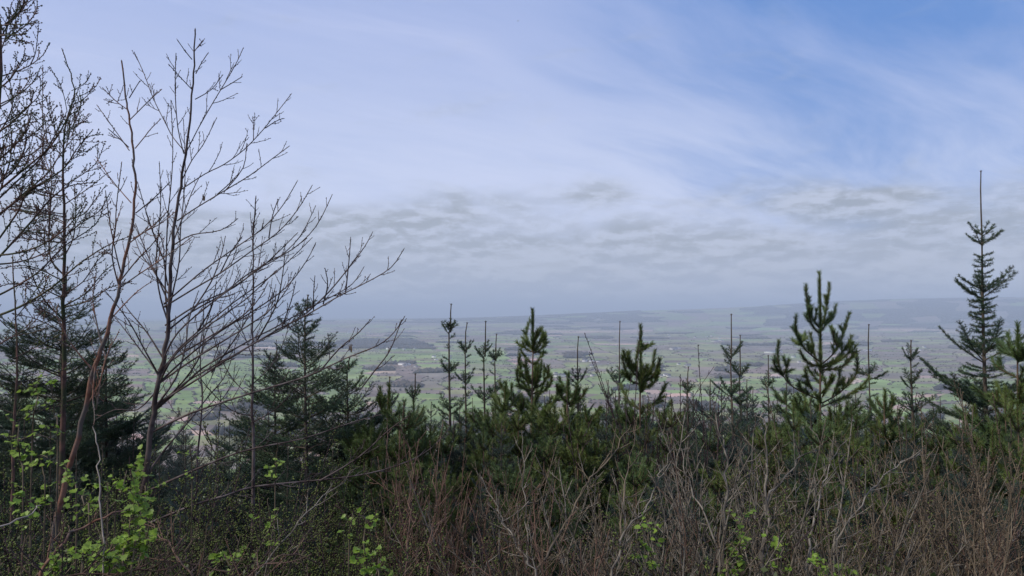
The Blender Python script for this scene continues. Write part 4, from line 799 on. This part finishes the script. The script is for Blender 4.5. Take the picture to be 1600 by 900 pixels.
CN = [
 ('dead_branch', 'rust-brown bare branch rising from the bottom left corner', 'branch', 2.9, 3.2, [(60, 892), (101, 842), (130, 822), (179, 802), (215, 790)], .009, .005, M_RUSSET, 1, True),
 ('dead_stick', 'thin pale upright stick between the two birch trunks', 'stick', 3.0, 3.1, [(163, 860), (160, 815), (157, 779), (156, 727), (150, 690), (146, 665)], .0045, .003, M_DEAD, 2, False),
 ('dead_branch', 'pale curved twig at the left edge low down', 'branch', 2.8, 3.1, [(-10, 826), (29, 813), (50, 798), (64, 790)], .005, .003, M_DEAD, 3, False),
 ('dead_branch', 'long reddish bramble stem along the bottom left', 'branch', 2.9, 3.3, [(60, 900), (160, 897), (240, 890), (300, 880), (350, 893), (400, 880)], .005, .003, M_RED, 4, True),
 ('dead_branch', 'purple-brown slanting stem right of the bright leaf clump', 'branch', 3.0, 3.4, [(300, 905), (280, 870), (255, 840), (232, 815)], .005, .003, M_RED, 5, True),
 ('leafless_sapling', 'long tan stem leaning right across the bottom centre', 'sapling', 3.6, 4.4, [(832, 900), (862, 858), (882, 818), (905, 775), (925, 745), (950, 722), (970, 690), (985, 665)], .009, .0035, M_TAN, 6, True),
 ('leafless_sapling', 'straight grey sapling in front of the stout-leader spruce', 'sapling', 4.0, 4.4, [(820, 900), (824, 850), (822, 800), (820, 760), (818, 710), (815, 675)], .006, .003, M_GREY, 7, True),
 ('leafless_sapling', 'long pale stem leaning right below the candelabra pine', 'sapling', 3.6, 4.3, [(955, 905), (968, 860), (975, 835), (1000, 805), (1015, 780), (1030, 748), (1040, 725), (1060, 690)], .009, .0035, M_GREY, 8, True),
 ('leafless_sapling', 'upright pale sapling rising into the candelabra pine', 'sapling', 3.9, 4.5, [(970, 850), (973, 800), (976, 760), (981, 730), (988, 700), (992, 660)], .006, .003, M_TAN, 9, True),
 ('leafless_sapling', 'straight grey sapling with a fork beneath the wide-whorled spruce', 'sapling', 4.0, 4.6, [(1128, 880), (1133, 820), (1134, 760), (1135, 720), (1130, 690), (1120, 660), (1113, 625)], .013, .004, M_GREY, 10, True),
 ('leafless_sapling', 'stout grey forked sapling with a branch sweeping right', 'sapling', 3.9, 4.6, [(1190, 890), (1196, 830), (1200, 780), (1215, 760), (1235, 735), (1250, 715), (1275, 706)], .014, .004, M_GREY, 11, True),
 ('leafless_sapling', 'stout grey sapling rising straight between two forked ones', 'sapling', 3.9, 4.4, [(1192, 890), (1196, 820), (1198, 760), (1200, 720), (1197, 690), (1195, 660), (1193, 640)], .011, .004, M_GREY, 12, True),
 ('leafless_sapling', 'grey crooked sapling leaning right above the right green leaves', 'sapling', 3.7, 4.4, [(1262, 890), (1266, 840), (1275, 800), (1283, 770), (1290, 745), (1305, 710), (1330, 680)], .009, .0035, M_GREY, 13, True),
 ('leafless_sapling', 'pale slanting stem crossing right of the tallest pine foot', 'sapling', 3.8, 4.6, [(1300, 850), (1345, 790), (1370, 755), (1400, 730), (1430, 712), (1445, 704)], .007, .003, M_GREY, 14, True),
 ('leafless_sapling', 'grey stem leaning left out of the forked saplings', 'sapling', 3.9, 4.5, [(1125, 860), (1108, 820), (1090, 785), (1075, 750), (1068, 715), (1050, 680)], .008, .003, M_GREY, 15, True),
 ('leafless_sapling', 'pale bare stem rising from the tan fan-shaped shrub', 'sapling', 4.0, 4.5, [(1443, 900), (1448, 850), (1450, 800), (1445, 750), (1440, 700), (1446, 660)], .007, .003, M_TAN, 16, True),
 ('leafless_sapling', 'pale Y-shaped sapling below the tallest spruce', 'sapling', 3.8, 4.4, [(1555, 905), (1545, 850), (1538, 800), (1535, 785), (1540, 760), (1544, 730), (1547, 700)], .009, .0035, M_TAN, 17, True),
 ('leafless_sapling', 'reddish upright rod in the dense red-brown shrubs', 'sapling', 3.8, 4.3, [(632, 905), (636, 850), (638, 800), (640, 750), (640, 700)], .006, .003, M_RED, 18, True),
 ('leafless_sapling', 'second reddish rod just right of the first in the red-brown shrubs', 'sapling', 3.8, 4.2, [(668, 905), (672, 850), (680, 800), (678, 750), (672, 690)], .006, .003, M_RED, 19, True),
 ('leafless_sapling', 'pale stem leaning left from the bottom centre', 'sapling', 3.4, 4.0, [(835, 890), (815, 862), (795, 830), (782, 805), (770, 780), (752, 745)], .007, .003, M_GREY, 20, True),
 ('dead_branch', 'grey slanting branch under the brown arching branches', 'branch', 3.6, 4.4, [(400, 900), (440, 850), (480, 800), (520, 765), (560, 730)], .006, .003, M_GREY, 21, True),
 ('dead_branch', 'lower reddish bramble stem arching over the bottom left centre', 'branch', 3.0, 3.4, [(380, 905), (412, 882), (440, 870), (470, 868), (500, 880)], .005, .003, M_RED, 22, True)]
for c in CN: cane(*c)

# ------------------------------------------------------------------ fresh green leaves
LV = np.array([(0, 0), (.28, .10), (.50, .02), (.44, .30), (.62, .42), (.36, .60), (.30, .82), (.10, .80), (0, 1.0), (-.10, .80), (-.30, .82), (-.36, .60), (-.62, .42), (-.44, .30), (-.50, .02), (-.28, .10)])
def leaf(geo, p, d, up, s, rs):
    d = d / np.linalg.norm(d); sd_ = np.cross(d, up); sd_ /= max(np.linalg.norm(sd_), 1e-6); nm = np.cross(sd_, d); n = len(LV); fold = rs.uniform(.1, .5); curl = rs.uniform(-.1, .35)
    v = [p + s * (sd_ * x + d * y + nm * (abs(x) * fold - curl * y * y)) for x, y in LV]; c = p + s * (d * .42 - nm * curl * .15); v.append(c)
    geo.add(np.array(v), t=[(i, (i + 1) % n, n) for i in range(n)])
def leafy(name, label, d, pts, seed, n_leaf, size=.045, mleaf=None, group=None, sprays=3):
    rs = random.Random(seed); base = P(pts[0][0], pts[0][1], d); gz = float(ground(base[0], base[1])); st = [np.array([base[0], base[1], gz - .03])] + [P(x, y, d + rs.uniform(-.08, .08)) for x, y in pts]
    pl = smoothpoly(st, 3); o = st[0].copy(); pl = pl - o; t = thing(name, o, label, 'plant', group); g = Geo(); g.tube(pl, np.linspace(.005, .002, len(pl)), 5); lg = Geo(); L_ = plen(pl); vis = plen(np.array(st[1:])) if len(st) > 2 else .1
    for i in range(n_leaf):
        q = L_ - vis * rs.random() ** .9; p, tt = along(pl, q); az = i * 2.4; dr = side_dir(tt, rs.uniform(.8, 1.5), az); l = rs.uniform(.015, .06) if i % 3 else rs.uniform(.05, .10)
        b = curve(p, dr, l, .2, 4, .08, rs); g.tube(b, np.linspace(.0016, .001, 4), 3)
        for k in range(rs.choice([2, 3, 4])):
            dd = b[-1] - b[-2] + np.array([rs.gauss(0, .02), rs.gauss(0, .02), rs.gauss(-.004, .012)]); up = np.array([rs.gauss(0, .35), -.35 + rs.gauss(0, .35), 1.0]); leaf(lg, b[-1 - k % 3] , dd + np.array([rs.gauss(0, .02), rs.gauss(0, .02), 0]), up, size * rs.uniform(.45, 1.35), rs)
    link('stem', g.mesh('stem', M_TAN), t); link('leaves', lg.mesh('leaves', mleaf or M_LEAF, False), t)
LF = [
 ('big clump of bright lobed leaves at the foot of the tallest birch', 3.0, [(190, 905), (200, 850), (205, 800), (215, 775)], 42), ('bright lobed leaves spreading right of the big clump', 3.0, [(205, 890), (225, 850), (232, 828)], 18), ('bright leaves trailing left of the big leaf clump', 3.0, [(170, 905), (172, 880), (150, 865)], 14),
 ('bright leaves on the trunk of the tallest birch', 3.6, [(228, 800), (222, 770), (208, 745), (232, 722)], 16), ('small bright leaf sprig left of the tallest birch trunk', 3.5, [(180, 800), (190, 770), (198, 735)], 7), ('bright leaves beside the rust-coloured birch trunk', 3.5, [(120, 800), (112, 760), (104, 735), (103, 720)], 13), ('leaf spray hanging between the two birch trunks', 3.4, [(140, 830), (132, 790), (128, 775), (138, 785)], 9),
 ('bright leaf spray below the larches at the left edge', 3.6, [(70, 800), (68, 740), (62, 712), (75, 715)], 14), ('column of bright leaves climbing near the left edge', 3.8, [(36, 780), (32, 720), (28, 690), (30, 660)], 14), ('high patch of pale green leaves in front of the left spruce', 4.2, [(50, 700), (55, 640), (60, 610), (45, 602)], 16), ('pale green leaves right of the high leaf patch', 4.2, [(90, 700), (85, 650), (80, 605), (70, 596)], 10),
 ('small leaf clump at the very bottom left', 2.9, [(85, 920), (82, 895), (88, 880)], 12), ('leaves low between the big clump and the pale stick', 3.1, [(128, 905), (132, 870), (140, 858)], 8), ('leafy sprig at the left among dead twigs', 3.3, [(48, 850), (42, 800), (40, 770)], 8),
 ('upright shoot with three tufts of fresh leaves at the bottom', 3.4, [(573, 905), (571, 870), (568, 845), (572, 812), (560, 805)], 16), ('small leaf tuft right of the three-tufted shoot', 3.4, [(592, 905), (590, 880), (590, 868)], 7), ('single leaf pair left of the three-tufted shoot', 3.5, [(545, 870), (549, 820), (551, 802)], 4),
 ('bright leaf sprig under the brown arching branches', 3.8, [(420, 860), (424, 820), (418, 785), (420, 778)], 9), ('bright leaves low right of the tallest birch', 3.4, [(345, 905), (350, 880), (370, 870)], 12), ('fresh leaf tuft on the brown branch in the middle left', 4.4, [(430, 760), (434, 700), (432, 686)], 7), ('leaf sprig in the tangle right of the tallest birch', 4.4, [(300, 760), (298, 710), (297, 694)], 6),
 ('yellow-green leaves at the foot of the candelabra pine', 3.8, [(1020, 905), (1015, 860), (1013, 830), (1022, 806)], 16), ('pale green leaves low in front of the forked grey sapling', 3.8, [(1160, 905), (1155, 860), (1160, 820), (1165, 795)], 18), ('green leaves near the bottom between grey saplings', 3.6, [(1135, 905), (1140, 890), (1146, 880)], 10),
 ('bright leaves trailing right of the forked grey sapling', 3.7, [(1215, 900), (1220, 855), (1235, 853)], 10), ('bright leaf cluster at the bottom below the tallest pine', 3.6, [(1275, 905), (1282, 885), (1292, 880)], 12), ('last bright leaf tuft right of the bottom leaf cluster', 3.6, [(1322, 915), (1318, 893), (1312, 890)], 7)]
for i, (lb, d, pts, n) in enumerate(LF): leafy('leafy_shoot', lb, d, pts, 200 + i, int(n * 1.05), .026 if d > 3.3 else .028)

# ------------------------------------------------------------------ undergrowth that nobody could count
def undergrowth():
    rs = np.random.RandomState(4); R_ = random.Random(4); g = Geo()
    for i in range(700):
        y = rs.uniform(2.3, 11) if i % 3 else rs.uniform(2.2, 4.5); x = rs.uniform(-.80, .80) * (y + .6); z = float(ground(x, y)); a = rs.uniform(0, 6.28); h = rs.uniform(.25, .95); reach = rs.uniform(.3, 1.1)
        t = np.linspace(0, 1, 6); top = rs.uniform(.55, .95)
        pts = np.stack([x + np.cos(a) * reach * t, y + np.sin(a) * reach * t, z + h * (1 - ((t - top) / top) ** 2)], 1) + rs.normal(0, .015, (6, 3)); r = rs.uniform(.0018, .004); g.tube(pts, np.linspace(r, r * .6, 6), 3)
    tag(link('undergrowth_stems', g.mesh('undergrowth', mat('bramble_stem', (.05, .037, .026), (.17, .12, .08), 3, .8))), kind='stuff')
    def litter(n, m_, name, hmax, smin, smax, ymax, xr=(-.8, .8)):
        y = 2.2 + (ymax - 2.2) * rs.rand(n) ** 1.1; x = rs.uniform(xr[0], xr[1], n) * (y + .5); cl = .5 + .5 * np.sin(x * 3.1 + 2 * np.sin(y * 2)) * np.sin(y * 2.7 + x); z = ground(x, y) + rs.rand(n) ** .8 * hmax * (.45 + .55 * cl)
        c = np.stack([x, y, z], 1); u = nrm(rs.normal(size=(n, 3))); w = nrm(np.cross(u, rs.normal(size=(n, 3)))); s = rs.uniform(smin, smax, (n, 1)); G_ = Geo()
        v = np.stack([c - u * s, c + w * s * .5, c + u * s, c - w * s * .5], 1); G_.add(v, q=np.arange(n * 4).reshape(n, 4)); tag(link(name, G_.mesh(name, m_, False)), kind='stuff')
    litter(60000, M_SMALL, 'undergrowth_leaves', 1.25, .008, .022, 12)
    litter(9000, M_BROWNL, 'dead_bracken', .85, .008, .022, 12)
undergrowth()

def bird():
    p = P(809, 33, 140); t = thing('bird', p, 'tiny dark bird high in the pale sky above the centre', 'bird'); g = Geo()
    g.tube(np.array([[-.18, 0, 0], [-.10, 0, .01], [0, 0, .02], [.10, 0, .03], [.16, 0, .035]]), [.008, .035, .05, .035, .006], 8)
    for s in (-1, 1): g.add([(.05, 0, .03), (-.06, 0, .03), (-.03, s * .20, .11), (.04, s * .2, .12), (-.08, s * .38, .07)], q=[(0, 1, 2, 3)], t=[(2, 3, 4)])
    link('body', g.mesh('body', mat('dark_plumage', (.02, .02, .02), (.04, .04, .04), 5, .8)), t); t.rotation_euler.z = 1
bird()
